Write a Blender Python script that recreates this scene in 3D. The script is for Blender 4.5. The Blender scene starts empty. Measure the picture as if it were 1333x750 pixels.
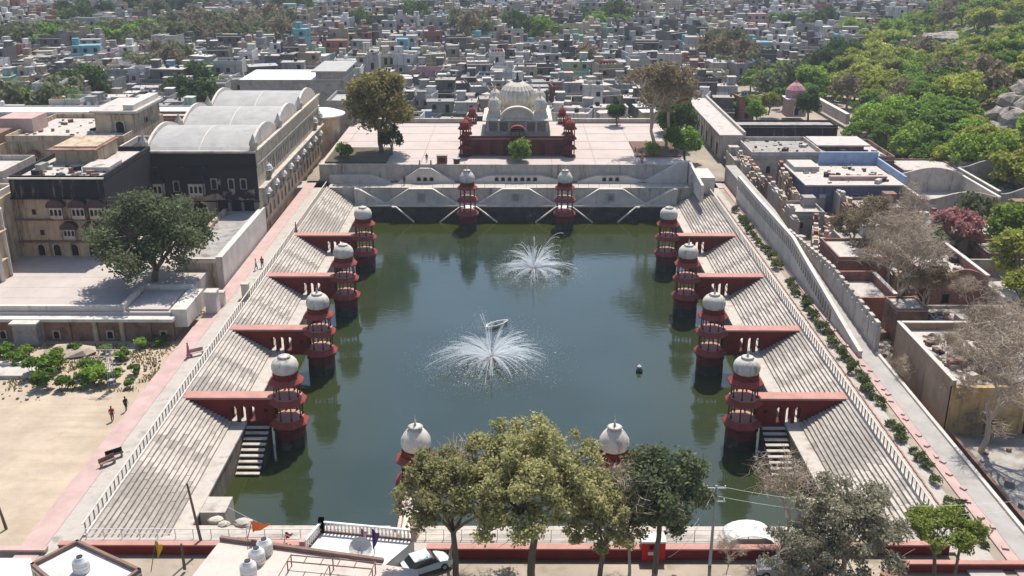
import bpy, math, random
import numpy as np
from mathutils import Vector, noise
R = math.radians
sc = bpy.context.scene
col = sc.collection
# ---------------------------------------------------------------- camera
F, TH, HC = 1300.0, math.atan(485 / 1300.0), 55.0
cam_d = bpy.data.cameras.new('camera'); cam = bpy.data.objects.new('camera', cam_d); col.objects.link(cam)
sc.camera = cam
cam_d.sensor_width = 36; cam_d.lens = F / 1333 * 36
cam_d.clip_start = 1; cam_d.clip_end = 20000
YAW = 5.5 * math.cos(TH) / F
cam.location = (0, 0, HC); cam.rotation_euler = (R(90) - TH, 0, YAW)
# ---------------------------------------------------------------- world and sun
SUN_EL, SUN_AZ = 60, 12
w = bpy.data.worlds.new('World'); sc.world = w; w.use_nodes = True
nt = w.node_tree; nt.nodes.clear()
sky = nt.nodes.new('ShaderNodeTexSky'); sky.sky_type = 'NISHITA'; sky.sun_disc = False
sky.sun_elevation = R(SUN_EL); sky.sun_rotation = R(SUN_AZ); sky.dust_density = 1.0; sky.air_density = 1.0
bg = nt.nodes.new('ShaderNodeBackground'); bg.inputs[1].default_value = 0.14
wo = nt.nodes.new('ShaderNodeOutputWorld')
nt.links.new(sky.outputs[0], bg.inputs[0]); nt.links.new(bg.outputs[0], wo.inputs[0])
sd = bpy.data.lights.new('sun', 'SUN'); sun = bpy.data.objects.new('sun', sd); col.objects.link(sun)
sd.energy = 5.0; sd.angle = R(0.6); sd.color = (1, .955, .88)
el, az = R(SUN_EL), R(SUN_AZ)
sdir = Vector((math.sin(az) * math.cos(el), math.cos(az) * math.cos(el), math.sin(el)))
sun.rotation_euler = (-sdir).to_track_quat('-Z', 'Y').to_euler(); sun.location = (0, 100, 120)
sc.view_settings.view_transform = 'Standard'; sc.view_settings.look = 'None'
sc.view_settings.exposure = 0.36; sc.view_settings.gamma = 1; sc.view_settings.use_curve_mapping = False
# ---------------------------------------------------------------- helpers
CT, ST = math.cos(TH), math.sin(TH)
def P(px, py, z):
    """ground point (x, y) that stands at height z under a point of the photograph"""
    h = HC - z; v = py + 110
    zc = h * F / (CT * v)
    return ((px - 672) * h / (CT * v), (zc - h * ST) / CT)
def PX(px, py, z): return P(px, py, z)[0]
def PY(py, z): return P(0, py, z)[1]

class MB:
    def __init__(s, origin=(0, 0, 0), rz=0): s.v = []; s.f = []; s.m = []; s.o = origin; s.c = math.cos(rz); s.s = math.sin(rz); s.mi = 0
    def at(s, origin, rz=0): s.o = origin; s.c = math.cos(rz); s.s = math.sin(rz); return s
    def add(s, vs, fs):
        n = len(s.v); o = s.o
        for (x, y, z) in vs: s.v.append((o[0] + x * s.c - y * s.s, o[1] + x * s.s + y * s.c, o[2] + z))
        for f in fs: s.f.append([i + n for i in f]); s.m.append(s.mi)
        return s
    def box(s, x0, y0, z0, x1, y1, z1):
        if x0 > x1: x0, x1 = x1, x0
        if y0 > y1: y0, y1 = y1, y0
        return s.add([(x0,y0,z0),(x1,y0,z0),(x1,y1,z0),(x0,y1,z0),(x0,y0,z1),(x1,y0,z1),(x1,y1,z1),(x0,y1,z1)],
                     [(3,2,1,0),(4,5,6,7),(0,1,5,4),(1,2,6,5),(2,3,7,6),(3,0,4,7)])
    def rbox(s, x, y, z0, z1, wx, wy, rz=0):
        c, q = math.cos(rz), math.sin(rz); a = []
        for z in (z0, z1):
            for (i, j) in ((-1,-1),(1,-1),(1,1),(-1,1)):
                dx, dy = i * wx / 2, j * wy / 2; a.append((x + dx * c - dy * q, y + dx * q + dy * c, z))
        return s.add(a, [(3,2,1,0),(4,5,6,7),(0,1,5,4),(1,2,6,5),(2,3,7,6),(3,0,4,7)])
    def lathe(s, cx, cy, prof, n=16, rot=0, cap=True, sx=1, sy=1):
        vs = []; fs = []
        for (r, z) in prof:
            for i in range(n):
                a = rot + 2 * math.pi * i / n; vs.append((cx + r * math.cos(a) * sx, cy + r * math.sin(a) * sy, z))
        for k in range(len(prof) - 1):
            for i in range(n):
                j = (i + 1) % n; fs.append((k*n+i, k*n+j, (k+1)*n+j, (k+1)*n+i))
        if cap:
            fs.append(tuple(range(n - 1, -1, -1))); m = (len(prof) - 1) * n; fs.append(tuple(m + i for i in range(n)))
        return s.add(vs, fs)
    def ribdome(s, cx, cy, prof, n=64, ribs=16, amp=.06, rot=0):
        vs = []; fs = []
        for (r, z) in prof:
            for i in range(n):
                a = rot + 2 * math.pi * i / n; q = r * (1 + amp * abs(math.sin(a * ribs / 2)) - amp * .5)
                vs.append((cx + q * math.cos(a), cy + q * math.sin(a), z))
        for k in range(len(prof) - 1):
            for i in range(n):
                j = (i + 1) % n; fs.append((k*n+i, k*n+j, (k+1)*n+j, (k+1)*n+i))
        return s.add(vs, fs)
    def tube(s, pts, rad, n=5):
        pts = [Vector(p) for p in pts]
        if not isinstance(rad, (list, tuple)): rad = [rad] * len(pts)
        vs = []; fs = []
        for k, p in enumerate(pts):
            d = (pts[min(k+1, len(pts)-1)] - pts[max(k-1, 0)]); d = d.normalized() if d.length > 1e-9 else Vector((0,0,1))
            u = d.cross(Vector((0,0,1)) if abs(d.z) < .9 else Vector((1,0,0))).normalized(); w_ = d.cross(u)
            for i in range(n):
                a = 2 * math.pi * i / n; q = p + (u * math.cos(a) + w_ * math.sin(a)) * rad[k]; vs.append(tuple(q))
        for k in range(len(pts) - 1):
            for i in range(n):
                j = (i + 1) % n; fs.append((k*n+i, k*n+j, (k+1)*n+j, (k+1)*n+i))
        fs.append(tuple(range(n-1, -1, -1))); m = (len(pts)-1)*n; fs.append(tuple(m+i for i in range(n)))
        return s.add(vs, fs)
    def prism(s, poly, z0, z1):
        n = len(poly); vs = [(x, y, z0) for x, y in poly] + [(x, y, z1) for x, y in poly]
        fs = [tuple(range(n-1, -1, -1)), tuple(range(n, 2*n))] + [(i, (i+1) % n, n+(i+1) % n, n+i) for i in range(n)]
        return s.add(vs, fs)
    def slabXZ(s, poly, y0, y1):       # outline in x,z given depth along y
        n = len(poly); vs = [(x, y0, z) for x, z in poly] + [(x, y1, z) for x, z in poly]
        fs = [tuple(range(n)), tuple(range(2*n-1, n-1, -1))] + [((i+1) % n, i, n+i, n+(i+1) % n) for i in range(n)]
        return s.add(vs, fs)
    def slabYZ(s, poly, x0, x1):
        n = len(poly); vs = [(x0, y, z) for y, z in poly] + [(x1, y, z) for y, z in poly]
        fs = [tuple(range(n-1, -1, -1)), tuple(range(n, 2*n))] + [(i, (i+1) % n, n+(i+1) % n, n+i) for i in range(n)]
        return s.add(vs, fs)
    def wall(s, x0, x1, z0, z1, y0, y1, ops):
        """wall in the x-z plane, y0..y1 thick, with openings (xc, width, sill z, height, arched)"""
        ops = sorted(ops); x = x0
        for (xc, w_, zb, h, ar) in ops:
            a, b = xc - w_ / 2, xc + w_ / 2
            if a > x + 1e-4: s.box(x, y0, z0, a, y1, z1)
            if zb > z0 + 1e-4: s.box(a, y0, z0, b, y1, zb)
            zt = zb + h
            if ar:
                rise = min(w_ * .55, h * .5); zs = zt - rise; N = 8; pts = []
                for i in range(N + 1):
                    t = math.pi - math.pi * i / N; pts.append((xc + w_ / 2 * math.cos(t), zs + rise * math.sin(t) ** .8))
                for i in range(N):
                    (xa, za), (xb, zb2) = pts[i], pts[i + 1]
                    s.slabXZ([(xa, za), (xb, zb2), (xb, z1), (xa, z1)], y0, y1)
            elif zt < z1 - 1e-4: s.box(a, y0, zt, b, y1, z1)
            x = b
        if x1 > x + 1e-4: s.box(x, y0, z0, x1, y1, z1)
        return s
    def mesh(s, name, mats):
        me = bpy.data.meshes.new(name); me.from_pydata(s.v, [], s.f)
        if not isinstance(mats, (list, tuple)): mats = [mats]
        for m in mats: me.materials.append(m)
        if len(mats) > 1: me.polygons.foreach_set('material_index', s.m)
        me.update(); return me
    def build(s, name, mats, parent=None, smooth=False):
        me = s.mesh(name, mats)
        if smooth: me.polygons.foreach_set('use_smooth', [True] * len(me.polygons))
        return link(name, me, parent)

def link(name, me, parent=None, loc=None, rz=0, sc_=None):
    o = bpy.data.objects.new(name, me); col.objects.link(o)
    if parent: o.parent = parent
    if loc is not None: o.location = loc
    if rz: o.rotation_euler = (0, 0, rz)
    if sc_ is not None: o.scale = sc_ if hasattr(sc_, '__len__') else (sc_,) * 3
    return o
def tag(o, label, cat, group=None):
    o['label'] = label; o['category'] = cat
    if group: o['group'] = group
    return o
def thing(name, label, cat, loc=(0, 0, 0), rz=0, group=None):
    o = bpy.data.objects.new(name, None); col.objects.link(o); o.empty_display_size = .2
    o.location = loc; o.rotation_euler = (0, 0, rz)
    return tag(o, label, cat, group)
def struct(o, kind='structure'): o['kind'] = kind; return o
def copy_tree(o, parent=None):
    c = o.copy(); col.objects.link(c)
    if parent: c.parent = parent
    for ch in KIDS.get(o.name, []): pass
    for ch in list(o.children): copy_tree(ch, c)
    return c
KIDS = {}
ORD = ['first','second','third','fourth','fifth','sixth','seventh','eighth','ninth','tenth','eleventh','twelfth','thirteenth','fourteenth','fifteenth','sixteenth','seventeenth','eighteenth','nineteenth','twentieth'] + ['twenty-' + q for q in ('first','second','third','fourth','fifth','sixth','seventh','eighth','ninth')] + ['thirtieth'] + ['thirty-' + q for q in ('first','second','third','fourth','fifth','sixth','seventh','eighth','ninth')] + ['fortieth'] + ['forty-' + q for q in ('first','second','third','fourth','fifth','sixth','seventh','eighth','ninth')] + ['fiftieth'] + ['fifty-' + q for q in ('first','second','third','fourth','fifth','sixth','seventh','eighth','ninth')]
# ---------------------------------------------------------------- materials
def material(name, rgb, rough=.9, var=.3, scale=.6, dark=None, stain=0.0, stain_rgb=(.05,.045,.04), streak=False, bump=.15, island=0.0, spec=.3, extra=None, fine=6.0):
    m = bpy.data.materials.new(name); m.use_nodes = True; t = m.node_tree; N = t.nodes; L = t.links; N.clear()
    out = N.new('ShaderNodeOutputMaterial'); b = N.new('ShaderNodeBsdfPrincipled'); L.new(b.outputs[0], out.inputs[0])
    b.inputs['Roughness'].default_value = rough; b.inputs['Specular IOR Level'].default_value = spec
    g = N.new('ShaderNodeNewGeometry')
    n1 = N.new('ShaderNodeTexNoise'); n1.inputs['Scale'].default_value = scale; n1.inputs['Detail'].default_value = 6; n1.inputs['Roughness'].default_value = .65
    L.new(g.outputs['Position'], n1.inputs['Vector'])
    cr = N.new('ShaderNodeValToRGB'); L.new(n1.outputs['Fac'], cr.inputs[0])
    e = cr.color_ramp.elements; e[0].position = .3; e[1].position = .72
    d = dark if dark else tuple(c * (1 - var) for c in rgb)
    e[0].color = (*d, 1); e[1].color = (*[min(1, c * (1 + var * .5)) for c in rgb], 1)
    c_out = cr.outputs[0]
    if stain > 0:
        mp = N.new('ShaderNodeMapping'); L.new(g.outputs['Position'], mp.inputs['Vector'])
        mp.inputs['Scale'].default_value = (1.3, 1.3, .16) if streak else (.5, .5, .5)
        n2 = N.new('ShaderNodeTexNoise'); n2.inputs['Scale'].default_value = 1.0; n2.inputs['Detail'].default_value = 7; n2.inputs['Roughness'].default_value = .7
        L.new(mp.outputs[0], n2.inputs['Vector'])
        r2 = N.new('ShaderNodeMapRange'); L.new(n2.outputs['Fac'], r2.inputs[0])
        r2.inputs[1].default_value = .62 - stain * .35; r2.inputs[2].default_value = .72 - stain * .2; r2.inputs[3].default_value = 0; r2.inputs[4].default_value = .85
        mx = N.new('ShaderNodeMix'); mx.data_type = 'RGBA'; L.new(r2.outputs[0], mx.inputs[0]); L.new(c_out, mx.inputs[6]); mx.inputs[7].default_value = (*stain_rgb, 1)
        c_out = mx.outputs[2]
    if island > 0:
        hs = N.new('ShaderNodeHueSaturation'); mr = N.new('ShaderNodeMapRange'); L.new(g.outputs['Random Per Island'], mr.inputs[0])
        mr.inputs[3].default_value = 1 - island; mr.inputs[4].default_value = 1 + island; L.new(mr.outputs[0], hs.inputs['Value']); L.new(c_out, hs.inputs['Color']); c_out = hs.outputs[0]
    if extra: c_out = extra(N, L, g, c_out)
    L.new(c_out, b.inputs['Base Color'])
    if bump > 0:
        n3 = N.new('ShaderNodeTexNoise'); n3.inputs['Scale'].default_value = fine; n3.inputs['Detail'].default_value = 4; L.new(g.outputs['Position'], n3.inputs['Vector'])
        bp = N.new('ShaderNodeBump'); bp.inputs['Strength'].default_value = bump; bp.inputs['Distance'].default_value = .1
        L.new(n3.outputs['Fac'], bp.inputs['Height']); L.new(bp.outputs[0], b.inputs['Normal'])
    return m
def leaf_mat(name, a, b_, tw=.35):
    m = bpy.data.materials.new(name); m.use_nodes = True; t = m.node_tree; N = t.nodes; L = t.links; N.clear()
    out = N.new('ShaderNodeOutputMaterial'); b = N.new('ShaderNodeBsdfDiffuse'); tr = N.new('ShaderNodeBsdfTranslucent'); mix = N.new('ShaderNodeMixShader')
    mix.inputs[0].default_value = tw; L.new(b.outputs[0], mix.inputs[1]); L.new(tr.outputs[0], mix.inputs[2]); L.new(mix.outputs[0], out.inputs[0])
    g = N.new('ShaderNodeNewGeometry'); oi = N.new('ShaderNodeObjectInfo')
    n1 = N.new('ShaderNodeTexNoise'); n1.inputs['Scale'].default_value = .35; n1.inputs['Detail'].default_value = 3; L.new(g.outputs['Position'], n1.inputs['Vector'])
    ad = N.new('ShaderNodeMath'); ad.operation = 'ADD'; L.new(g.outputs['Random Per Island'], ad.inputs[0]); L.new(n1.outputs['Fac'], ad.inputs[1])
    mu = N.new('ShaderNodeMath'); mu.operation = 'MULTIPLY'; L.new(ad.outputs[0], mu.inputs[0]); mu.inputs[1].default_value = .5
    cr = N.new('ShaderNodeValToRGB'); L.new(mu.outputs[0], cr.inputs[0]); e = cr.color_ramp.elements; e[0].position = .15; e[1].position = .85
    e[0].color = (*a, 1); e[1].color = (*b_, 1)
    hs = N.new('ShaderNodeHueSaturation'); mr = N.new('ShaderNodeMapRange'); L.new(oi.outputs['Random'], mr.inputs[0]); mr.inputs[3].default_value = .75; mr.inputs[4].default_value = 1.2
    L.new(mr.outputs[0], hs.inputs['Value']); L.new(cr.outputs[0], hs.inputs['Color'])
    L.new(hs.outputs[0], b.inputs[0]); L.new(hs.outputs[0], tr.inputs[0])
    return m
STONE = material('pale_sandstone', (.50,.44,.37), var=.35, scale=.8, stain=.25, stain_rgb=(.22,.19,.16))
STEP = material('weathered_step_stone', (.52,.46,.39), var=.4, scale=.5, stain=.35, stain_rgb=(.23,.19,.16), island=.0)
TERR = material('grey_terrace_paving', (.44,.39,.34), var=.3, scale=.5, stain=.25, stain_rgb=(.2,.18,.15))
PINK = material('pink_painted_concrete', (.46,.315,.28), var=.2, scale=.6, stain=.3, stain_rgb=(.40,.28,.245))
RED = material('oxide_red_plaster', (.165,.018,.014), var=.25, scale=.8, stain=.12, stain_rgb=(.1,.03,.025), streak=True)
REDD = material('dark_red_sandstone', (.13,.022,.018), var=.3, scale=.9, stain=.2, stain_rgb=(.07,.02,.02), streak=True)
REDT = material('faded_red_coping', (.43,.22,.18), var=.2, scale=.7)
DOME = material('grey_white_lime_dome', (.60,.54,.46), var=.25, scale=1.1, stain=.25, stain_rgb=(.2,.18,.16), streak=True)
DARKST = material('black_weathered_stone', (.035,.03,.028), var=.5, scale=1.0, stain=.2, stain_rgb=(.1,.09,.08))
WALLW = material('white_weathered_plaster', (.58,.52,.455), var=.22, scale=.5, stain=.2, stain_rgb=(.3,.26,.22), streak=True)
WALLG = material('grey_lime_wall', (.46,.405,.35), var=.25, scale=.5, stain=.25, stain_rgb=(.15,.13,.11), streak=True)
CREAM = material('cream_lime_plaster', (.50,.38,.26), var=.3, scale=.5, stain=.35, stain_rgb=(.1,.07,.05), streak=True)
YELL = material('ochre_plaster', (.50,.33,.15), var=.3, scale=.6, stain=.3, stain_rgb=(.17,.11,.07), streak=True)
BROWN = material('brown_old_wall', (.27,.15,.11), var=.35, scale=.7, stain=.35, stain_rgb=(.08,.05,.04))
BLACKP = material('black_stained_plaster', (.022,.02,.026), var=.5, scale=.8, stain=.12, stain_rgb=(.25,.19,.13), streak=True)
DARK = material('dark_interior', (.014,.012,.012), var=.2, bump=0)
WHITE = material('white_paint', (.68,.66,.62), var=.12, scale=.6, stain=.12, stain_rgb=(.4,.38,.35), streak=True)
ROOF = material('pale_roof_render', (.50,.45,.40), var=.25, scale=.5, stain=.3, stain_rgb=(.24,.2,.17))
TIN = material('grey_corrugated_roofing', (.35,.335,.31), var=.18, scale=.35, stain=.3, stain_rgb=(.27,.25,.23), rough=.7)
BLUE = material('pale_blue_wash', (.27,.35,.50), var=.25, scale=.7, stain=.25, stain_rgb=(.3,.3,.33))
CONC = material('bare_concrete', (.33,.30,.27), var=.3, scale=.6, stain=.3, stain_rgb=(.13,.12,.11))
def _tracks(N, L, g, c):
    mp = N.new('ShaderNodeMapping'); mp.inputs['Scale'].default_value = (.05, .9, 1); mp.inputs['Rotation'].default_value = (0, 0, .5); L.new(g.outputs['Position'], mp.inputs['Vector'])
    n = N.new('ShaderNodeTexNoise'); n.inputs['Scale'].default_value = 1; n.inputs['Detail'].default_value = 5; n.inputs['Distortion'].default_value = .6; L.new(mp.outputs[0], n.inputs['Vector'])
    r = N.new('ShaderNodeMapRange'); r.inputs[1].default_value = .5; r.inputs[2].default_value = .68; r.inputs[4].default_value = .5; L.new(n.outputs['Fac'], r.inputs[0])
    x = N.new('ShaderNodeMix'); x.data_type = 'RGBA'; L.new(r.outputs[0], x.inputs[0]); L.new(c, x.inputs[6]); x.inputs[7].default_value = (.33,.255,.18, 1); return x.outputs[2]
SAND = material('sandy_earth', (.44,.35,.26), var=.25, scale=.22, stain=.3, stain_rgb=(.37,.28,.19), bump=.6, fine=2.0, extra=_tracks)
DIRT = material('dusty_ground', (.34,.28,.22), var=.35, scale=.08, stain=.3, stain_rgb=(.2,.17,.12), bump=.4, fine=1.5)
HILLM = material('scrubby_hill_soil', (.20,.18,.08), var=.4, scale=.1, stain=.4, stain_rgb=(.055,.07,.025), bump=.5, fine=1.0)
COURT = material('pale_court_paving', (.44,.38,.345), var=.12, scale=.3, stain=.12, stain_rgb=(.4,.33,.29))
PLAZA = material('pink_sandstone_paving', (.46,.385,.345), var=.14, scale=.25, stain=.2, stain_rgb=(.42,.31,.27))
ROAD = material('grey_concrete_road', (.36,.33,.30), var=.2, scale=.4, stain=.25, stain_rgb=(.26,.24,.21))
ROCK = material('pale_grey_rock', (.40,.35,.30), var=.55, scale=1.1, stain=.5, stain_rgb=(.10,.085,.07), bump=1.0, fine=2.0)
BARK = material('grey_brown_bark', (.17,.125,.09), var=.35, scale=2)
TWIG = material('pale_dry_twig', (.42,.335,.25), var=.25, scale=2, bump=0)
METAL = material('galvanised_metal', (.35,.35,.36), rough=.5, var=.15)
BLACK = material('black_plastic', (.02,.02,.022), rough=.5, var=.2, bump=0)
L_DUSTY = leaf_mat('dusty_olive_leaf', (.19,.185,.075), (.60,.57,.27), .5)
L_DARK = leaf_mat('dark_green_leaf', (.025,.05,.015), (.12,.18,.06))
L_GREY = leaf_mat('grey_green_leaf', (.06,.08,.035), (.30,.34,.18), .4)
L_GREEN = leaf_mat('fresh_green_leaf', (.07,.14,.025), (.26,.38,.08), .5)
L_YELL = leaf_mat('yellow_green_leaf', (.18,.21,.03), (.50,.51,.13), .5)
L_BRT = leaf_mat('bright_green_leaf', (.12,.21,.03), (.37,.48,.10), .5)
L_OLIVE = leaf_mat('olive_brown_leaf', (.13,.11,.035), (.37,.315,.125), .42)
L_PINK = leaf_mat('pink_blossom', (.28,.11,.11), (.48,.25,.23))
L_FAR = leaf_mat('muted_far_leaf', (.10,.11,.055), (.26,.27,.14))
L_DRY = leaf_mat('dry_tan_leaf', (.16,.12,.075), (.33,.27,.17))
# ================================================================ ground, water
def sstep(a, b, x): t = min(1, max(0, (x - a) / (b - a))); return t * t * (3 - 2 * t)
def hill_d(x, y): return x - 82 - .38 * max(0, y - 200) + 10 * math.sin(y * .03)
def gz(x, y):
    if abs(x) < 37.5 and 70.5 < y < 190: return -2.5
    z = 3.0
    if x < -38 and y < 190: z = 4.3
    elif x > 43 and y < 190: z = 4.0
    elif y <= 70.5: z = 5.75
    elif 190 <= y <= 234 and abs(x) < 46: z = 6
    d = hill_d(x, y)
    if d > 0: z += min(46, .30 * d) + 1.6 * noise.noise((x * .03, y * .03, 0)) * min(1, d / 20)
    if x < -41 and y < 112: z += .25 * noise.noise((x * .15, y * .15, 3))
    if y > 600: z += 0
    return z
xs = sorted(set([-6000, -3000, -1500, -800, -500, -300, 6000, 3000, 1500, 900, 600] + list(range(-220, -40, 6)) + [-41, -40, -39, -37.6, -37.4, 37.4, 37.6, 39, 41, 42.8, 43.2] + list(range(-32, 33, 16)) + list(range(46, 460, 8))))
ys = sorted(set([-600, -200, 0, 40, 70.4, 70.6, 8000, 4000, 2000, 1200, 1000] + list(range(54, 70, 4)) + list(range(74, 186, 6)) + [188.5, 189.8, 190.2] + list(range(196, 500, 9)) + list(range(500, 1000, 25))))
gv = [(x, y, gz(x, y)) for y in ys for x in xs]; nx = len(xs)
gf = []; gm = []
for j in range(len(ys) - 1):
    for i in range(nx - 1):
        gf.append((j*nx+i, j*nx+i+1, (j+1)*nx+i+1, (j+1)*nx+i))
        xm, ym = (xs[i] + xs[i+1]) / 2, (ys[j] + ys[j+1]) / 2
        gm.append(2 if hill_d(xm, ym) > 0 and ym > 100 else (1 if xm < -38 and ym < 190 else 0))
me = bpy.data.meshes.new('ground'); me.from_pydata(gv, [], gf)
for m in (DIRT, SAND, HILLM): me.materials.append(m)
me.polygons.foreach_set('material_index', gm); me.polygons.foreach_set('use_smooth', [True] * len(gf)); me.update()
struct(link('ground', me))
# water
wm = bpy.data.materials.new('tank_water'); wm.use_nodes = True; t = wm.node_tree; b = t.nodes['Principled BSDF']
b.inputs['Base Color'].default_value = (.016, .03, .017, 1); b.inputs['Roughness'].default_value = .06; b.inputs['IOR'].default_value = 1.45; b.inputs['Specular IOR Level'].default_value = .6
g = t.nodes.new('ShaderNodeNewGeometry'); mp = t.nodes.new('ShaderNodeMapping'); mp.inputs['Scale'].default_value = (.55, 1.3, 1); t.links.new(g.outputs['Position'], mp.inputs['Vector'])
n1 = t.nodes.new('ShaderNodeTexNoise'); n1.inputs['Scale'].default_value = 1.0; n1.inputs['Detail'].default_value = 4; t.links.new(mp.outputs[0], n1.inputs['Vector'])
bp = t.nodes.new('ShaderNodeBump'); bp.inputs['Strength'].default_value = .14; bp.inputs['Distance'].default_value = .12; t.links.new(n1.outputs['Fac'], bp.inputs['Height']); t.links.new(bp.outputs[0], b.inputs['Normal'])
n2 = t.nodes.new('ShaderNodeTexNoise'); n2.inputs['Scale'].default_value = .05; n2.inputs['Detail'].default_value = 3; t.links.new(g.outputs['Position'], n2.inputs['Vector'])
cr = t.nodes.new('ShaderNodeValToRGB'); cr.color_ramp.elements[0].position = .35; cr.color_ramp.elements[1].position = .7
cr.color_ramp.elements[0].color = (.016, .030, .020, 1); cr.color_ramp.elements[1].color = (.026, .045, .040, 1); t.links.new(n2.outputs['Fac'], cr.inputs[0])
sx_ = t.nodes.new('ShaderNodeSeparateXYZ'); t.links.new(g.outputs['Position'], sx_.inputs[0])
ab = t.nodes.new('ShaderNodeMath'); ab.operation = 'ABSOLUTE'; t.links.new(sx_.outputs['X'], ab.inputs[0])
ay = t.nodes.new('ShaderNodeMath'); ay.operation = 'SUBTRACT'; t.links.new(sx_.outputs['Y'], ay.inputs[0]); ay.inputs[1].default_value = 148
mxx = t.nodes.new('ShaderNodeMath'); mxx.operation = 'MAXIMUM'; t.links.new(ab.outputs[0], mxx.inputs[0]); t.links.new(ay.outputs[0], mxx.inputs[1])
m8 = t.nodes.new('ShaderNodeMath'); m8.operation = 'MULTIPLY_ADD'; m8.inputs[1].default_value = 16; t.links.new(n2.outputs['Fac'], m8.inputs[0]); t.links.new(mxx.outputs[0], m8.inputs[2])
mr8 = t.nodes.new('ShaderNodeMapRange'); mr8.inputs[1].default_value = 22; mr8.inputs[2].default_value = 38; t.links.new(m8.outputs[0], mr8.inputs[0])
mi8 = t.nodes.new('ShaderNodeMix'); mi8.data_type = 'RGBA'; t.links.new(mr8.outputs[0], mi8.inputs[0]); t.links.new(cr.outputs[0], mi8.inputs[6]); mi8.inputs[7].default_value = (.030, .036, .006, 1); t.links.new(mi8.outputs[2], b.inputs['Base Color'])  # base colour imitates reflections: bluer middle for sky, greener edges (also algae) for banks
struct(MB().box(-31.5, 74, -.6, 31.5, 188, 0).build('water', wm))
LIMEW = material('cream_lime_coping', (.60,.54,.46), var=.2, scale=.8, stain=.15, stain_rgb=(.35,.31,.27))
# ================================================================ tank edges
XP, XS, XT, ZP, ZT = 29.4, 31.0, 36.1, 3.0, 6.0      # platform edge, foot of steps, head of steps
NF, FF = 77.5, 184.5                                 # near and far platform edges
PATHX0, PATHX1 = 38.9, 40.9
WETL = material('wet_green_black_wall', (.05,.045,.035), var=.5, scale=.8, stain=.3, stain_rgb=(.12,.10,.08))
WETR = material('wet_tan_wall', (.20,.16,.12), var=.4, scale=.8, stain=.4, stain_rgb=(.06,.055,.04), streak=True)
for s in (-1, 1):
    a, b2 = sorted((s * XP, s * (XS + .6)))
    struct(MB().box(a, 76, ZP - .25, b2, 186.4, ZP).build('platform', STEP))
    a, b2 = sorted((s * (XP + .06), s * (XS + .6)))
    struct(MB().box(a, 76, -1, b2, 186.4, ZP - .25).build('quay_wall', WETR))
    a, b2 = sorted((s * XT, s * PATHX0))
    struct(MB().box(a, 66, 2, b2, 190, ZT).build('terrace', TERR))
struct(MB().box(-XP, 76, -1, XP, NF - .05, ZP - .25).build('quay_wall', WETR))
struct(MB().box(-XP, 75.9, ZP - .25, XP, NF, ZP).build('platform', STEP))
struct(MB().box(-XT, 69.4, 2, XT, 71.2, ZT).build('terrace', TERR))
struct(MB().box(-XP, FF + .1, -1, XP, 186.4, ZP - .3).build('quay_wall', WETL))
struct(MB().box(-XP, FF, ZP - .3, XP, 186.4, ZP).build('platform', LIMEW))
struct(MB().box(-46, 186.4, -1, 43, 191.5, ZT).build('terrace', TERR))
# jutting landings at the near corners
for s in (-1, 1):
    a, b2 = sorted((s * (XP - .02), s * 27.0))
    struct(MB().box(a, 79.6, -1, b2, 82.3, ZP - .02).build('landing', STEP))
    m = MB()
    for k in range(7): m.box(s * 27.0, 79.7, -1, s * (27 - .4 * (7 - k) + .3), 82.2 , ZP - .4 - .4 * k) if False else None
    for k in range(6):
        m.box(a + .3, NF + .35 * k, -1, b2, NF + .35 * (k + 1) - .004, ZP - .35 - .35 * k)
    struct(m.build('landing_steps', STEP))
# ---- flights of steps
NST = 13
TW = (XT - XS) / NST; RH = (ZT - ZP) / NST
def step_mesh(length, seed, axis='y'):
    rnd = random.Random(seed); m = MB(); y = 0
    while y < length - .01:
        l = min(rnd.uniform(1.1, 2.6), length - y)
        if length - y - l < .5: l = length - y
        dz = rnd.uniform(-.02, .02); dx = rnd.uniform(-.015, .015)
        if axis == 'y': m.box(dx, y + .012, -.10, TW + .07 + dx, y + l - .012, dz)
        else: m.box(y + .012, dx, -.10, y + l - .012, TW + .07 + dx, dz)
        y += l
    if axis == 'y': m.box(0, 0, -.55, TW + .0, length, -.10)
    else: m.box(0, 0, -.55, length, TW, -.10)
    return m.mesh('step', STEP2)
STEP2 = material('pale_step_slab', (.38,.335,.29), var=.25, scale=1.5, stain=.15, stain_rgb=(.24,.20,.17), island=.30)
TY = [97.9, 116.9, 136.8, 156.5]
SEG = [(71.3, TY[0] - .75), (TY[0] + .75, TY[1] - .75), (TY[1] + .75, TY[2] - .75), (TY[2] + .75, TY[3] - .75), (TY[3] + .75, 186.3)]
DEPTH = ['nearest the camera', 'second from the near end', 'third from the near end', 'fourth from the near end', 'farthest from the camera']
for s, side in ((-1, 'left'), (1, 'right')):
    for q, (y0, y1) in enumerate(SEG):
        L = y1 - y0; ms = [step_mesh(L, 10 * q + k) for k in range(3)]
        t_ = thing('stone_steps', f'flight of pale stone steps on the {side} bank, {DEPTH[q]}', 'steps', (s * XS, y0 if s > 0 else y1, ZP), 0 if s > 0 else math.pi, 'flights of steps down to the tank')
        for k in range(NST):
            o = link('step', ms[k % 3], t_, (k * TW, 0, (k + 1) * RH - .02 if k == NST - 1 else (k + 1) * RH))
t_ = thing('stone_steps', 'flight of pale stone steps along the near end of the tank', 'steps', (0, 76, ZP), math.pi, 'flights of steps down to the tank')
ms = [step_mesh(60, 90 + k, 'x') for k in range(3)]
for k in range(NST - 1): link('step', ms[k % 3], t_, (-30, k * (4.8 / 12), (k + 1) * RH))
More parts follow.
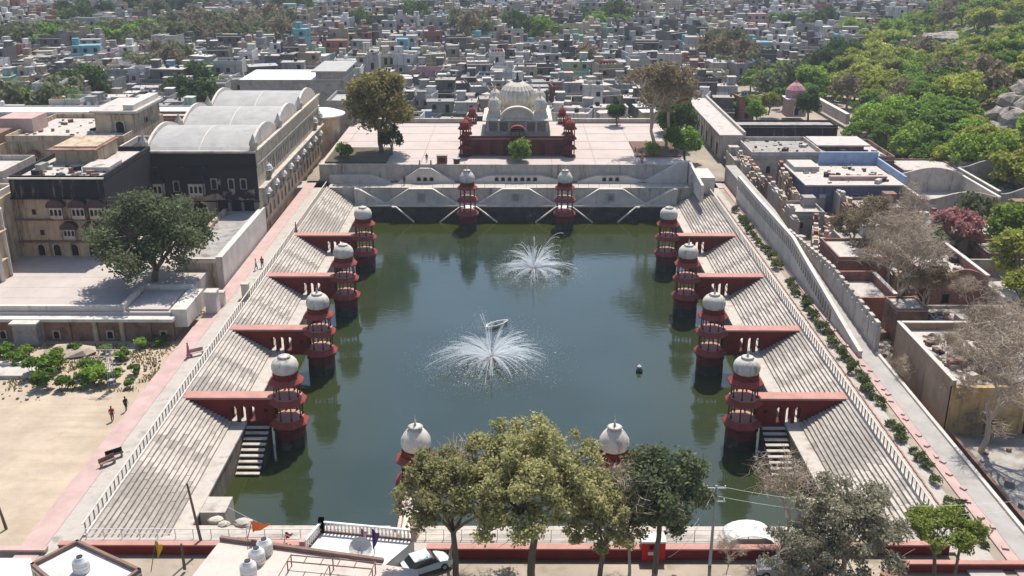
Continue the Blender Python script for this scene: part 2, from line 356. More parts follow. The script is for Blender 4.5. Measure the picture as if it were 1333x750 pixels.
# ---- parapets beside the steps (slotted)
POSTM = material('dark_grey_post', (.26,.235,.21), var=.3)
pm = MB().box(0.02, -.04, 0, .12, .04, 1.0).mesh('post', POSTM)
for s, side in ((-1, 'left'), (1, 'right')):
    t_ = thing('post_railing', f'slim grey post railing on a pale kerb above the {side} bank steps', 'railing', (s * (XT + .15), 71.3, ZT))
    MB().box(-.14, 0, 0, .14, 115, .2).build('kerb', WALLW, t_); MB().box(-.11, 0, 1.2, .03, 115, 1.26).build('top_rail', WALLW, t_)
    for k in range(122): link('post', pm, t_, (-.13, .5 + k * .94, .2))
# near railing and red boundary wall
t_ = thing('white_railing', 'thin white metal railing along the near terrace edge', 'railing', (0, 71.1, ZT))
MB().box(-36, -.02, .9, 36, .02, .95).build('top_rail', WHITE, t_); MB().box(-36, -.02, .45, 36, .02, .49).build('mid_rail', WHITE, t_)
pm2 = MB().box(-.03, -.03, 0, .03, .03, .9).mesh('post', WHITE)
for k in range(49): link('post', pm2, t_, (-36 + 1.5 * k, 0, 0))
def redwall(x0, x1, y0, y1, z, lab):
    t_ = thing('red_boundary_wall', lab, 'wall', ((x0 + x1) / 2, y0, 5)); t_.location = (0, 0, 0)
    MB().box(x0, y0 + .05, 4, x1, y1 - .05, z - .12).build('wall', RED, t_); MB().box(x0 - .03, y0, z - .12, x1 + .03, y1, z).build('coping', REDT if True else RED, t_)
redwall(-37.5, -17.6, 69.15, 69.75, 6.7, 'low red wall at the bottom left beyond the rooftops')
redwall(-7.2, 24.4, 68.6, 69.3, 6.8, 'low red wall behind the big olive trees at the near end')
redwall(24.6, 35.6, 69.3, 69.9, 6.75, 'low red wall below the small green tree at lower right')
redwall(30.5, 43.0, 67.0, 67.5, 6.6, 'red topped kerb wall in the bottom right corner')
# ---- pink walks
for s in (-1,):
    struct(MB().box(-PATHX1, 66, 3, -PATHX0, 190, ZT + .05).build('path', PINK))
    struct(MB().box(-PATHX1 - .45, 66, 3, -PATHX1, 118, ZT - .35).build('kerb', PINK))
struct(MB().box(39.9, 66, 3, 40.9, 190, ZT + .03).build('path', PINK))
struct(MB().box(37.5, 66, 3, 39.9, 190, ZT - .12).build('planting_bed', DIRT))
struct(MB().box(40.9, 66, 2, 43.0, 110, ZT + .06).build('road', ROAD))
struct(MB().slabYZ([(110, 2), (191.4, 2), (191.4, 9.25), (160, 9.25), (110, ZT + .06)], 40.95, 43.0).build('ramp_road', ROAD))
struct(MB().box(42.9, 66, 2, 43.25, 109, ZT + .3).build('kerb', WALLW))
# ================================================================ towers
def tower_meshes(hi, dome_kind, seed):
    M_ = {}
    d0 = 22.5; rot = R(22.5)
    m = MB().lathe(0, 0, [(1.75, -1), (1.75, 1.3)], 8, rot); M_['plinth'] = (m, DARKST, False)
    m = MB().lathe(0, 0, [(1.72, 1.3), (1.72, 1.9), (1.85, 2.0), (1.85, 2.2), (1.75, 2.3), (2.0, 2.75), (2.0, 2.95), (1.5, 3.0)], 8, rot); M_['base'] = (m, REDD, False)
    m = MB().lathe(0, 0, [(1.66, 3.42), (2.2, 2.88), (2.22, 2.74), (2.1, 2.73), (1.60, 3.30)], 8, rot, cap=False); M_['lower_eave'] = (m, EAVE, False)
    m = MB().lathe(0, 0, [(1.66, 3.3), (1.66, 3.45), (.01, 3.46)], 8, rot); M_['floor'] = (m, REDT, False)
    m = MB().lathe(0, 0, [(1.60, 6.0), (2.12, 5.5), (2.14, 5.36), (2.04, 5.35), (1.54, 5.88)], 8, rot, cap=False); M_['middle_eave'] = (m, EAVE, False)
    m = MB().lathe(0, 0, [(1.62, 5.6), (1.66, 6.0), (.01, 6.02)], 8, rot); M_['upper_floor'] = (m, REDT, False)
    m = MB().lathe(0, 0, [(1.44, 8.25), (1.98, 7.8), (2.0, 7.66), (1.9, 7.65), (1.38, 8.13)], 8, rot, cap=False); M_['top_eave'] = (m, EAVE, False)
    m = MB().lathe(0, 0, [(1.46, 7.75), (1.5, 8.25), (1.36, 8.3), (1.36, 8.75), (1.42, 8.8), (1.2, 8.85)], 8, rot); M_['drum'] = (m, RED, False)
    def arcade(r, z0, z1, w_, rail):
        m = MB(); side = 2 * r * math.sin(R(22.5)); ap = r * math.cos(R(22.5))
        for k in range(8):
            a = R(45 * k); m.at((math.cos(a) * ap, math.sin(a) * ap, 0), a - R(90))
            m.wall(-side / 2, side / 2, z1 - .6, z1, -.06, .06, [(0, w_, z1 - .6, .42, True)])
        return m
    M_['lower_arcade'] = (arcade(1.50, 3.46, 5.75, .98, 0), RED, False)
    M_['upper_arcade'] = (arcade(1.36, 6.02, 7.9, .88, 0), RED, False)
    p = [(1.26, 8.82), (1.38, 9.0), (1.45, 9.3), (1.45, 9.6), (1.32, 10.0), (1.06, 10.32), (.62, 10.52), (.56, 10.56)]
    if dome_kind == 'pointed': p = [(1.2, 8.82), (1.36, 9.05), (1.42, 9.4), (1.36, 9.85), (1.12, 10.3), (.8, 10.7), (.42, 10.95), (.3, 11.0)]
    m = MB().lathe(0, 0, p, 20); M_['dome'] = (m, DOME, True)
    z = p[-1][1]
    m = MB().lathe(0, 0, [(.6, z - .05), (.72, z + .05), (.45, z + .14), (.2, z + .2), (.1, z + .32)], 12); M_['lotus_cap'] = (m, DOME, True)
    if hi: m = MB().lathe(0, 0, [(.05, z + .3), (.14, z + .42), (.05, z + .55), (.1, z + .7), (.03, z + .85), (.02, z + 1.15)], 8); M_['finial'] = (m, DOME, False)
    return {k: (v[0].mesh(k, v[1]), v[2]) for k, v in M_.items()}
EAVE = material('faded_red_eave', (.255,.05,.04), var=.25, scale=1.2, stain=.15, stain_rgb=(.2,.06,.05))
for _n, _r in (('c1', .11), ('c2', .10)): pass
def tow(x, y, lab, hi, kind, rz=0):
    key = (hi, kind)
    if key not in TM:
        TM[key] = tower_meshes(hi, kind, 1)
        for k, (me_, sm) in TM[key].items():
            if sm: me_.polygons.foreach_set('use_smooth', [True] * len(me_.polygons))
        TM['col1'] = MB().lathe(0, 0, [(.13, 0), (.13, .25), (.08, .3), (.08, 1.6), (.12, 1.72)], 8).mesh('column', REDD)
        TM['col2'] = MB().lathe(0, 0, [(.12, 0), (.12, .2), (.075, .25), (.075, 1.2), (.11, 1.3)], 8).mesh('column', REDD)
    t_ = thing('water_pavilion', lab, 'pavilion', (x, y, 0), rz, 'domed red pavilions standing in the tank')
    for k, (me_, sm) in TM[key].items(): link(k, me_, t_)
    for k in range(8):
        a = R(22.5 + 45 * k)
        link('column', TM['col1'], t_, (1.52 * math.cos(a), 1.52 * math.sin(a), 3.46)); link('column', TM['col2'], t_, (1.40 * math.cos(a), 1.40 * math.sin(a), 6.02))
    return t_
TM = {}
TX = 24.9
for s, side in ((-1, 'left'), (1, 'right')):
    for k, y in enumerate(TY):
        fin = (s > 0 and k in (0, 1, 2)) or (s < 0 and k == 1)
        wh = ['nearest the camera', 'second nearest the camera', 'second farthest from the camera', 'farthest from the camera'][k]
        tow(s * TX, y, f'red pavilion with flat white dome{" and spike" if fin else ""}, {side} bank, {wh}', fin, 'flat')
tow(-9.0, 179.8, 'red pavilion with white dome before the far wall, left of the fountain', True, 'pointed')
tow(9.1, 179.8, 'red pavilion with white dome before the far wall, right of the fountain', True, 'pointed')
tow(-9.2, 81.4, 'pavilion whose white dome rises left of the big olive tree', True, 'pointed')
tow(9.1, 81.4, 'pavilion with spiked white dome half hidden by dark green tree', True, 'pointed')
# ---- red piers carrying a walkway to each side tower
for s, side in ((-1, 'left'), (1, 'right')):
    for k, y in enumerate(TY):
        wh = ['nearest the camera', 'second nearest the camera', 'second farthest from the camera', 'farthest from the camera'][k]
        t_ = thing('red_pier', f'red walkway pier with three arches on the {side} bank, {wh}', 'pier', (s * XT, y, ZP), 0 if s < 0 else math.pi, 'red piers out to the side pavilions')
        # local x runs from the bank to the water
        m = MB(); ops = [(5.35, .62, 0, 1.95, True), (6.35, .62, 0, 1.95, True), (7.35, .62, 0, 1.95, True), (8.9, .42, 1.2, .45, True)]
        m.wall(-.25, 9.75, 0, 2.82, -.68, -.48, ops); m.wall(-.25, 9.75, 0, 2.82, .48, .68, ops)
        m.build('side_wall', RED, t_)
        MB().box(-.25, -.48, 0, 4.7, .48, 2.8).build('core', RED, t_)
        MB().box(4.8, -.48, 2.5, 9.7, .48, 2.8).build('vault', RED, t_)
        MB().box(-.35, -.8, 2.82, 9.7, .8, 3.04).build('coping', REDT, t_)
        MB().box(6.62, -.74, -.45, 9.7, .74, -.02).build('bridge_slab', REDD, t_)
        MB().box(6.8, -.5, -3.6, 7.3, .5, -.45).build('bridge_foot', DARKST, t_)
# near and far connections
for s in (-1, 1):
    t_ = thing('pale_pier', f'pale walkway pier from the near terrace to the {"left" if s < 0 else "right"} front pavilion', 'pier', (s * 9.1, 71, ZP))
    MB().box(-.75, .2, -4, .75, 8.7, 2.8).build('wall', WALLW, t_)
    MB().box(-.9, .2, 2.8, -.62, 8.75, 3.5).build('parapet', material('pale_pink_plaster', (.55,.43,.35)) if s < 0 else bpy.data.materials['pale_pink_plaster'], t_); MB().box(.62, .2, 2.8, .9, 8.75, 3.5).build('parapet', bpy.data.materials['pale_pink_plaster'], t_)
    t_ = thing('white_walkway', f'short white walkway joining the far wall to the {"left" if s < 0 else "right"} far pavilion', 'walkway', (s * 9.05, 180, ZP))
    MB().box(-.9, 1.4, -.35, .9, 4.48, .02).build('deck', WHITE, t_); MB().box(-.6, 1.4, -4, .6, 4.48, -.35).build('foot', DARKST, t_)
# ---- small stairs down to the water before the nearest side towers, and by the far wall
def water_stairs(loc, rz, lab, w_, n, run, mat, top=2.9):
    t_ = thing('water_stairs', lab, 'stairs', loc, rz)
    tread = MB().box(0, 0, -.12, w_, run / n * .72, 0).mesh('step', mat)
    for k in range(n): link('step', tread, t_, (0, -(k + 1) * run / n, -(k + .5) * top / n))
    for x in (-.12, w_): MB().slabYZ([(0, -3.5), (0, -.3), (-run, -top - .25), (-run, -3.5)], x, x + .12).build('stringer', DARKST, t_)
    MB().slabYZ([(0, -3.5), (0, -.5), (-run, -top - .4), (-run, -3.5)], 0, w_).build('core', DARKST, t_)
water_stairs((-29.3, 96.9, ZP), 0, 'pale open steps going down to the water below the nearest left pier', 2.5, 9, 6.0, STEP)
water_stairs((26.8, 96.9, ZP), 0, 'pale open steps going down to the water below the nearest right pier', 2.5, 9, 6.0, STEP)
k = 0
for x0, dx in ((-23.6, 1), (-9.9, -1), (-8.2, 1), (8.4, -1), (10.0, 1), (23.6, -1)):
    lab = ['at the far left corner of the tank', 'left of the left far pavilion', 'right of the left far pavilion', 'left of the right far pavilion', 'right of the right far pavilion', 'at the far right corner of the tank'][k]; k += 1
    t_ = thing('water_stairs', 'white edged stair slanting into the water ' + lab, 'stairs', (x0, 183.2, 0), 0, 'slanting stairs along the far wall')
    n = 8; L = 3.9 if abs(x0) < 11 else 3.4
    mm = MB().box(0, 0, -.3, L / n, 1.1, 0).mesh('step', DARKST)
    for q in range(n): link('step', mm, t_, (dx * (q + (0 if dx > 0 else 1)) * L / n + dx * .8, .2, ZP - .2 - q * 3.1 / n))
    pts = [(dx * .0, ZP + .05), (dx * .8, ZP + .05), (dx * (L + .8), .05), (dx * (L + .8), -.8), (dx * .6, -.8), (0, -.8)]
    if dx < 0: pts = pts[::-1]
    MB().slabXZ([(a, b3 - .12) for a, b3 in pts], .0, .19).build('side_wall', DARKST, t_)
    pts = [(dx * .0, ZP + .10), (dx * .8, ZP + .10), (dx * (L + .8), .1), (dx * (L + .8), -.14), (dx * .8, ZP - .12), (0, ZP - .12)]
    if dx < 0: pts = pts[::-1]
    MB().slabXZ(pts, -.08, .5).build('coping', LIMEW, t_)
# ================================================================ far walls
FW = thing('far_tank_wall', 'long pale wall with slanting ramps and dark niches across the far end', 'wall', (0, 186.4, 0))
MB().box(-33.5, -.08, ZP - .2, 33.5, -.004, ZT - .02).build('face', WALLG, FW)
for xc, hw, bw in ((-18.2, 2.2, 6.8), (0, 2.5, 7.4), (18.2, 2.2, 6.8)):
    MB().slabXZ([(xc - bw, ZP), (xc + bw, ZP), (xc + hw, ZT - .08), (xc - hw, ZT - .08)], -1.0, 0).build('ramp_block', WALLW, FW)
    for s in (-1, 1):
        pts = [(xc + s * (bw + .25), ZP + .01), (xc + s * (hw + .1), ZT + .02), (xc + s * (hw - .25), ZT + .02), (xc + s * (bw - .25), ZP + .01)]
        if s > 0: pts = pts[::-1]
        MB().slabXZ(pts, -1.12, .0).build('ramp_coping', LIMEW, FW)
    MB().box(xc - hw, -1.1, ZT - .1, xc + hw, 0, ZT + .03).build('ramp_landing', LIMEW, FW)
    fr = MB().wall(xc - .8, xc + .8, ZP + .55, ZP + 2.2, -1.16, -1.0, [(xc, 1.0, ZP + .75, 1.2, False)]).build('niche_frame', WALLG, FW)
    MB().box(xc - .5, -1.02, ZP + .75, xc + .5, -1.004, ZP + 1.95).build('niche', CONC, fr)
for s in (-1, 1):
    pts = [(s * 29.4, ZT), (s * 33.5, ZT), (s * 29.3, ZP + .4), (s * 24.5, ZP), (s * 25.5, ZP)]
    pts = [(s * 31, ZT - .1), (s * 30.3, ZT - .1), (s * 25, ZP), (s * 30.9, ZP)]
    if s < 0: pts = pts[::-1]
    MB().slabXZ(pts[::-1], -1.0, 0).build('ramp_block', WALLW, FW)
    pts = [(s * 30.9, ZT + .02), (s * 30.1, ZT + .02), (s * 24.8, ZP + .01), (s * 25.6, ZP + .01)]
    if s < 0: pts = pts[::-1]
    MB().slabXZ(pts[::-1], -1.12, 0).build('ramp_coping', LIMEW, FW)
MB().box(-36, -.06, ZT, 36, .5, ZT + .06).build('coping', LIMEW, FW)
t_ = thing('metal_railing', 'thin dark railing along the far terrace above the tank', 'railing', (0, 186.7, ZT + .06))
MB().box(-36, -.02, .8, 36, .02, .85).build('top_rail', CONC, t_)
pm2 = MB().box(-.03, -.03, 0, .03, .03, .82).mesh('post', CONC)
for k in range(37): link('post', pm2, t_, (-36 + 2 * k, 0, 0))
ZU = 9.3
UW = thing('upper_plaza_wall', 'tall pale wall below the plaza with sloping stair ramps and arched windows', 'wall', (0, 191.5, 0))
MB().box(-38.5, -.35, ZT, 33.5, .2, ZU - .02).build('face', WALLG, UW)
MB().box(-38.6, -.42, ZU - .02, 33.6, .25, ZU + .12).build('coping', WALLG, UW)
rnd = random.Random(4)
def upramp(x0, x1, h0, top0, top1, h1, z1, nwin):
    pts = [(x0, ZT), (x1, ZT), (x1, ZT + h1), (top1, z1), (top0, z1), (x0, ZT + h0)]
    MB().slabXZ(pts, -1.5, -.36).build('stair_ramp', WALLW, UW)
    MB().slabXZ([(a, b3 + (.14 if b3 > ZT + .2 else 0)) for a, b3 in pts[2:]] + [(pts[5][0], pts[5][1] - .02), (pts[4][0], pts[4][1] - .02), (pts[3][0], pts[3][1] - .02), (pts[2][0], pts[2][1] - .02)], -1.58, -.38).build('stair_coping', WALLG, UW) if False else None
    c = (top0 + top1) / 2
    for k in range(nwin):
        x = c + (k - (nwin - 1) / 2) * 1.25
        fr = MB().wall(x - .5, x + .5, ZT + .35, ZT + 1.25, -1.56, -1.5, [(x, .72, ZT + .4, .75, True)]).build('window', WALLG, UW)
        MB().box(x - .36, -1.52, ZT + .4, x + .36, -1.504, ZT + 1.15).build('pane', BLACK if False else DARK, fr)
upramp(-36.5, -24.5, .2, -36.4, -28.5, .2, 7.5, 0)
upramp(-23, -12, .2, -18.8, -16.6, .2, 8.9, 3)
upramp(-9.5, 9.5, .2, -5.2, 5.2, .2, 7.4, 7)
upramp(12, 25.5, .2, 15.5, 21.5, .2, 7.4, 3)
MB().slabXZ([(23, ZT), (33.4, ZT), (33.4, ZU + 1.0), (32, ZU + .9), (25.0, ZT + .3)], -1.5, -.36).build('stair_ramp', WALLW, UW)
# brick-joint relief on the wall: shallow upright ribs
rib = MB().box(-.11, -.45, ZT, .11, -.35, ZU - .3).mesh('pilaster', WALLG)
for k in range(60): link('pilaster', rib, UW, (-37 + k * 1.18, 0, 0))
# gate wall with an arch at the right end of the far wall
t_ = thing('arched_side_wall', 'white wall with one big dark arch at the far right corner of the tank', 'wall', (33.6, 176, ZT), 0)
m = MB((0, 0, 0), R(90)); m.wall(0, 15.4, 0, 3.2, -.5, 0, [(9.5, 4.2, 0, 2.9, True)]); m.at((0, 0, 0)); m.build('wall', WALLW, t_)
MB().slabYZ([(0, 3.2), (15.4, 3.2), (15.4, 4.2)], 0, .5).build('gable', WALLW, t_)
MB().box(.5, 6, 0, 3.6, 13.5, 3.1).build('back_block', WALLW, t_)
# ================================================================ plaza
def slabs(prefix, x0, x1, y0, y1, z, nx_, ny_, mat):
    pass
struct(MB().box(-38.5, 191.7, 2, 33.5, 234, ZU - .01).build('plaza', PLAZA))
m = MB()
for i in range(9): m.box(-36 + 8.6 * i, 192, ZU - .01, -35.8 + 8.6 * i, 233.5, ZU + .015)
for j in range(5): m.box(-38, 197 + 8 * j, ZU - .01, 33, 197.25 + 8 * j, ZU + .019)
struct(m.build('paving_joints', material('paving_joint', (.40,.29,.25))))
struct(MB().box(-37.6, 192.5, ZU, -25.5, 205.5, ZU + .35).build('planting_bed', material('leafy_bed_soil', (.10,.085,.05), var=.5, scale=1.5)))
struct(MB().box(24.3, 198, ZU, 33.4, 212, ZU + .3).build('planting_bed', material('red_kerbed_bed', (.16,.09,.06), var=.4, scale=1.5)))
def low_wall(x0, x1, y0, y1, z0, z1, lab, mat, name='boundary_wall', cat='wall', cop=None):
    t_ = thing(name, lab, cat, ((x0 + x1) / 2, (y0 + y1) / 2, z0)); cx, cy = (x0 + x1) / 2, (y0 + y1) / 2
    MB().box(x0 - cx, y0 - cy, 0, x1 - cx, y1 - cy, z1 - z0 - .1).build('wall', mat, t_)
    MB().box(x0 - cx - .06, y0 - cy - .06, z1 - z0 - .1, x1 - cx + .06, y1 - cy + .06, z1 - z0).build('coping', cop or mat, t_); return t_
low_wall(-38, -9.4, 233.5, 234.2, ZU, ZU + 1.0, 'low pink wall along the back of the plaza, left of the pavilion', WALLG)
low_wall(9.8, 33.5, 233.5, 234.2, ZU, ZU + 1.0, 'low pink wall along the back of the plaza, right of the pavilion', WALLG)
# ---- the great domed cenotaph
CH = thing('domed_cenotaph', 'grey stone domed pavilion on a dark red arcaded platform at the plaza', 'monument', (.3, 199.2, ZU))
cen = material('grey_marble', (.50,.46,.40), var=.25, scale=1.2, stain=.15, stain_rgb=(.22,.2,.17), streak=True)
cen2 = material('warm_grey_dome_stone', (.60,.54,.45), var=.25, scale=1.0, stain=.2, stain_rgb=(.26,.22,.16), streak=True)
REDP = material('deep_red_platform', (.12,.03,.03), var=.3, scale=.8, stain=.2, stain_rgb=(.05,.015,.015))
m = MB().wall(-11, 11, 0, 3.3, 0, .5, [(x, 1.35, .25, 2.3, True) for x in (-8.2, -5, 5, 8.2)] + [(-2.2, 1.2, .25, 2.3, True), (2.2, 1.2, .25, 2.3, True), (0, 1.3, .25, 2.5, True)])
m.build('front_arcade', REDP, CH); MB().box(-11, .9, 0, 11, 17, 3.3).build('platform', REDP, CH)
MB().box(-11, .5, 0, 11, .9, .25).build('arcade_sill', REDP, CH)
MB().box(-11.5, -.45, 3.3, 11.5, 17.3, 3.62).build('platform_floor', PLAZA, CH)
MB().box(-11.55, -.55, 3.14, 11.55, -.45, 3.5).build('platform_edge', REDP, CH)
for (x, y, w_, d) in ((0, -.3, 23, .12), (-11.4, 8, .12, 16), (11.4, 8, .12, 16)):
    MB().box(x - w_/2, y - d/2, 3.62, x + w_/2, y + d/2, 4.15).build('parapet', REDP if y < 0 else REDT, CH)
MB().box(-6.7, 2.6, 3.62, 6.7, 15.6, 4.4).build('plinth', CONC, CH)
MB().box(-1.6, 8, 4.4, 1.6, 10.4, 5.3).build('marble_tomb', WHITE, CH); MB().box(-1.1, 8.4, 5.3, 1.1, 10, 5.6).build('tomb_cap', WHITE, CH)
cm = MB().lathe(0, 0, [(.3, 0), (.3, .3), (.2, .35), (.2, 2.0), (.32, 2.4)], 8).mesh('column', cen)
for x in (-6, -3.8, -1.7, 1.7, 3.8, 6):
    for y in (3.3, 14.9): link('column', cm, CH, (x, y, 4.4))
for y in (5.6, 8, 10.2, 12.6):
    for x in (-6, 6): link('column', cm, CH, (x, y, 4.4))
am = MB().wall(-1.0, 1.0, 0, .55, -.12, .12, [(0, 1.7, 0, .45, True)]).mesh('arch', cen)
m = MB()
for x in (-4.9, -2.75, 0, 2.75, 4.9): link('arch', am, CH, (x, 3.3, 6.35))
MB().box(-6.4, 3.0, 6.8, 6.4, 15.2, 7.05).build('roof_slab', cen, CH)
m = MB(); N = 16                                        # sloping eave all round
m.add([(-6.4,3.0,7.15),(6.4,3.0,7.15),(6.4,15.2,7.15),(-6.4,15.2,7.15),(-7.1,2.2,6.75),(7.1,2.2,6.75),(7.1,16,6.75),(-7.1,16,6.75),(-7.1,2.2,6.68),(7.1,2.2,6.68),(7.1,16,6.68),(-7.1,16,6.68)],
      [(0,1,2,3),(4,5,1,0),(5,6,2,1),(6,7,3,2),(7,4,0,3),(8,9,5,4),(9,10,6,5),(10,11,7,6),(11,8,4,7),(11,10,9,8)])
m.build('eave', cen2, CH)
MB().box(-6.2, 3.2, 7.15, 6.2, 15, 7.7).build('roof_parapet', cen2, CH)
def bow(r, z, y0, y1, th, w0=0, n=14):                     # curved bangla eave arch
    m = MB(); 
    pts = [(-r * math.cos(math.pi * i / n), z + r * .72 * math.sin(math.pi * i / n)) for i in range(n + 1)]
    for i in range(n):
        (xa, za), (xb, zb) = pts[i], pts[i+1]; k = (r - th) / r
        m.slabXZ([(xa * k, z + (za - z) * k), (xb * k, z + (zb - z) * k), (xb, zb), (xa, za)], y0, y1)
    return m
bow(3.5, 7.1, 2.0, 3.3, .42).build('curved_eave', cen2, CH)
m = MB(); pts = [(-3.05 * math.cos(math.pi * i / 14), 7.1 + 2.2 * math.sin(math.pi * i / 14)) for i in range(15)]; m.slabXZ(pts[::-1], 2.6, 3.2); m.build('gable_panel', cen, CH)
MB().lathe(0, 9.2, [(4.6, 7.1), (4.6, 7.75), (3.8, 7.9)], 8, R(22.5)).build('drum_base', cen2, CH)
dp = [(3.3, 8.9), (3.55, 9.5), (3.68, 10.3), (3.6, 11.1), (3.2, 12.0), (2.45, 12.8), (1.5, 13.35), (.75, 13.65), (.35, 13.8)]
MB().lathe(0, 0, [(3.7, 7.6), (3.7, 8.3), (3.4, 8.4), (3.3, 8.95)], 32).at((0, 0, 0)).build('drum', cen2, CH).location = (0, 9.2, 0)
o = MB().ribdome(0, 0, dp, 96, 24, .08).build('main_dome', cen2, CH); o.location = (0, 9.2, 0)
o = MB().lathe(0, 0, [(.8, 13.6), (1.0, 13.85), (.5, 14.0), (.2, 14.2), (.35, 14.5), (.12, 14.8), (.2, 15.0), (.03, 15.5)], 16).build('finial', DARKST, CH); o.location = (0, 9.2, 0)
pet = MB().lathe(0, 0, [(.01, 0), (.34, .1), (.4, .4), (.25, .8), (.02, 1.0)], 6).mesh('petal', cen2)
for k in range(18):
    a = 2 * math.pi * k / 18; link('petal', pet, CH, (3.75 * math.cos(a), 9.2 + 3.75 * math.sin(a), 8.0))
sp = [(1.15, 0), (1.15, .9), (1.25, 1.0), (1.35, 1.5), (1.25, 2.1), (.95, 2.7), (.5, 3.15), (.2, 3.4), (.12, 3.6), (.2, 3.75), (.05, 4.1)]
sdm = MB().ribdome(0, 0, sp, 48, 12, .1).mesh('corner_dome', cen2); sdb = MB().box(-1.3, -1.3, -.6, 1.3, 1.3, .3).mesh('dome_base', cen)
for x in (-4.7, 4.7):
    for y in (4.6, 13.8): link('corner_dome', sdm, CH, (x, y, 7.9)); link('dome_base', sdb, CH, (x, y, 7.9))
# small red kiosks at the corners of the platform, two storeys
def kiosk(x, y, z0, tiers, r, nm='corner_kiosk'):
    k = MB(); z = z0; m2 = MB(); m3 = MB()
    o = MB().lathe(0, 0, [(r + .25, 0), (r + .25, .25)], 8, R(22.5)).build(nm, REDD, CH); o.location = (x, y, z0); zz = .25
    cm_ = MB().lathe(0, 0, [(.09, 0), (.09, 1.6)], 6).mesh('column', REDD)
    for t2 in range(tiers):
        for q in range(8):
            a = R(22.5 + 45 * q); link('column', cm_, o, (r * .92 * math.cos(a), r * .92 * math.sin(a), zz))
        MB().lathe(0, 0, [(r, zz + 1.5), (r + .45, zz + 1.4), (r + .48, zz + 1.35), (r, zz + 1.95), (r, zz + 2.0)], 8, R(22.5)).build('eave', RED, o)
        zz += 2.0
    d = MB().lathe(0, 0, [(r * .95, zz), (r * 1.02, zz + .3), (r * .9, zz + .7), (r * .5, zz + 1.1), (.12, zz + 1.25), (.05, zz + 1.6)], 16).build('dome', EAVE, o)
for s in (-1, 1):
    kiosk(s * 10.6, -.4, 0, 3, 1.0); kiosk(s * 10.3, 4.5, 3.62, 1, .8); kiosk(s * 9.7, 15.5, 3.62, 1, .8)
PO = MB().box(-1.5, -.8, 3.3, 1.5, 1.0, 3.9).build('porch', REDP, CH)
for x in (-1.25, -.45, .45, 1.25): MB().lathe(x, -.6, [(.09, 3.9), (.09, 5.2)], 6).build('column', REDD, PO)
bow(1.6, 5.2, -1.0, 1.0, .25).build('porch_roof', EAVE, PO); MB().box(-1.3, -.5, 5.0, 1.3, .9, 5.3).build('lintel', REDD, PO)
# ================================================================ generic building kit
def arch_window(parent, x, y, z, w_, h, rz=0, depth=.18, mat=DARK, frame=None, name='window', glass=DARK):
    """recessed arched window: frame proud of the wall, dark pane set back in it; local -y is outward"""
    m = MB((x, y, z), rz)
    m.wall(-w_/2 - .14, w_/2 + .14, 0, h + .2, -depth, 0.02, [(0, w_, .08, h, True)])
    f = m.build(name, frame or STONE, parent)
    MB((x, y, z), rz).box(-w_/2 - .02, -depth * .35, .06, w_/2 + .02, -.0 + .015, h + .1).build('pane', glass, f)
    return f
def sq_window(parent, x, y, z, w_, h, rz=0, frame=None, glass=DARK, hood=True, name='window'):
    m = MB((x, y, z), rz)
    m.box(-w_/2 - .1, -.10, 0, -w_/2, 0.01, h); m.box(w_/2, -.10, 0, w_/2 + .1, 0.01, h); m.box(-w_/2 - .1, -.14, -.1, w_/2 + .1, 0.01, 0)
    m.box(-w_/2 - .15, -.4 if hood else -.12, h, w_/2 + .15, 0.01, h + .1)
    f = m.build(name, frame or STONE, parent)
    MB((x, y, z), rz).box(-w_/2, -.04, 0, w_/2, 0.01, h).build('pane', glass, f)
    return f
def jharokha(parent, x, y, z, rz, w_=1.7, h=1.7, wall=None, domed=True, hood=False):
    """projecting balcony window with three arched slots, corbel and domed or hooded top; local -y outward"""
    wall = wall or STONE
    m = MB((x, y, z), rz)
    d = w_ * .42
    m.wall(-w_/2, w_/2, 0, h, -d, -d + .1, [(k * w_ * .29, w_ * .2, .35, h * .58, True) for k in (-1, 0, 1)])
    for s in (-1, 1): m.box(s * w_/2, -d, 0, s * (w_/2 - .1), 0, h)
    m.add([(-w_/2, -d, 0), (w_/2, -d, 0), (w_/2, 0, 0), (-w_/2, 0, 0), (-w_*.2, -.05, -.7), (w_*.2, -.05, -.7), (w_*.2, 0, -.7), (-w_*.2, 0, -.7)],
          [(3,2,1,0),(4,5,1,0),(5,6,2,1),(7,4,0,3),(4,7,6,5)])
    o = m.build('balcony_window', wall, parent)
    MB((x, y, z), rz).box(-w_/2 + .1, -d + .3, .05, w_/2 - .1, -d + .34, h - .05).build('pane', DARK, o)
    m = MB((x, y, z), rz)
    m.box(-w_/2 - .2, -d - .25, h, w_/2 + .2, .01, h + .1)
    if domed: m.lathe(0, -d * .45, [(w_*.42, h+.1), (w_*.46, h+.4), (w_*.36, h+.75), (w_*.15, h+1.0), (.04, h+1.3)], 12)
    else:
        n = 10; pts = [(-(w_/2 + .25) * math.cos(math.pi*i/n), h + .1 + w_*.5*math.sin(math.pi*i/n)) for i in range(n + 1)]
        m.slabXZ(pts[::-1], -d - .2, .01)
    m.build('cap', (WHITE if domed else BROWN) if not hood else hood, o)
    return o
def parapet(parent, x0, x1, y0, y1, z, h=.9, th=.25, mat=None, skip=''):
    m = MB()
    if 's' not in skip: m.box(x0, y0, z, x1, y0 + th, z + h)
    if 'n' not in skip: m.box(x0, y1 - th, z, x1, y1, z + h)
    if 'w' not in skip: m.box(x0, y0 + th, z, x0 + th, y1 - th, z + h)
    if 'e' not in skip: m.box(x1 - th, y0 + th, z, x1, y1 - th, z + h)
    o = m.build('roof_parapet', mat or STONE, parent); return o
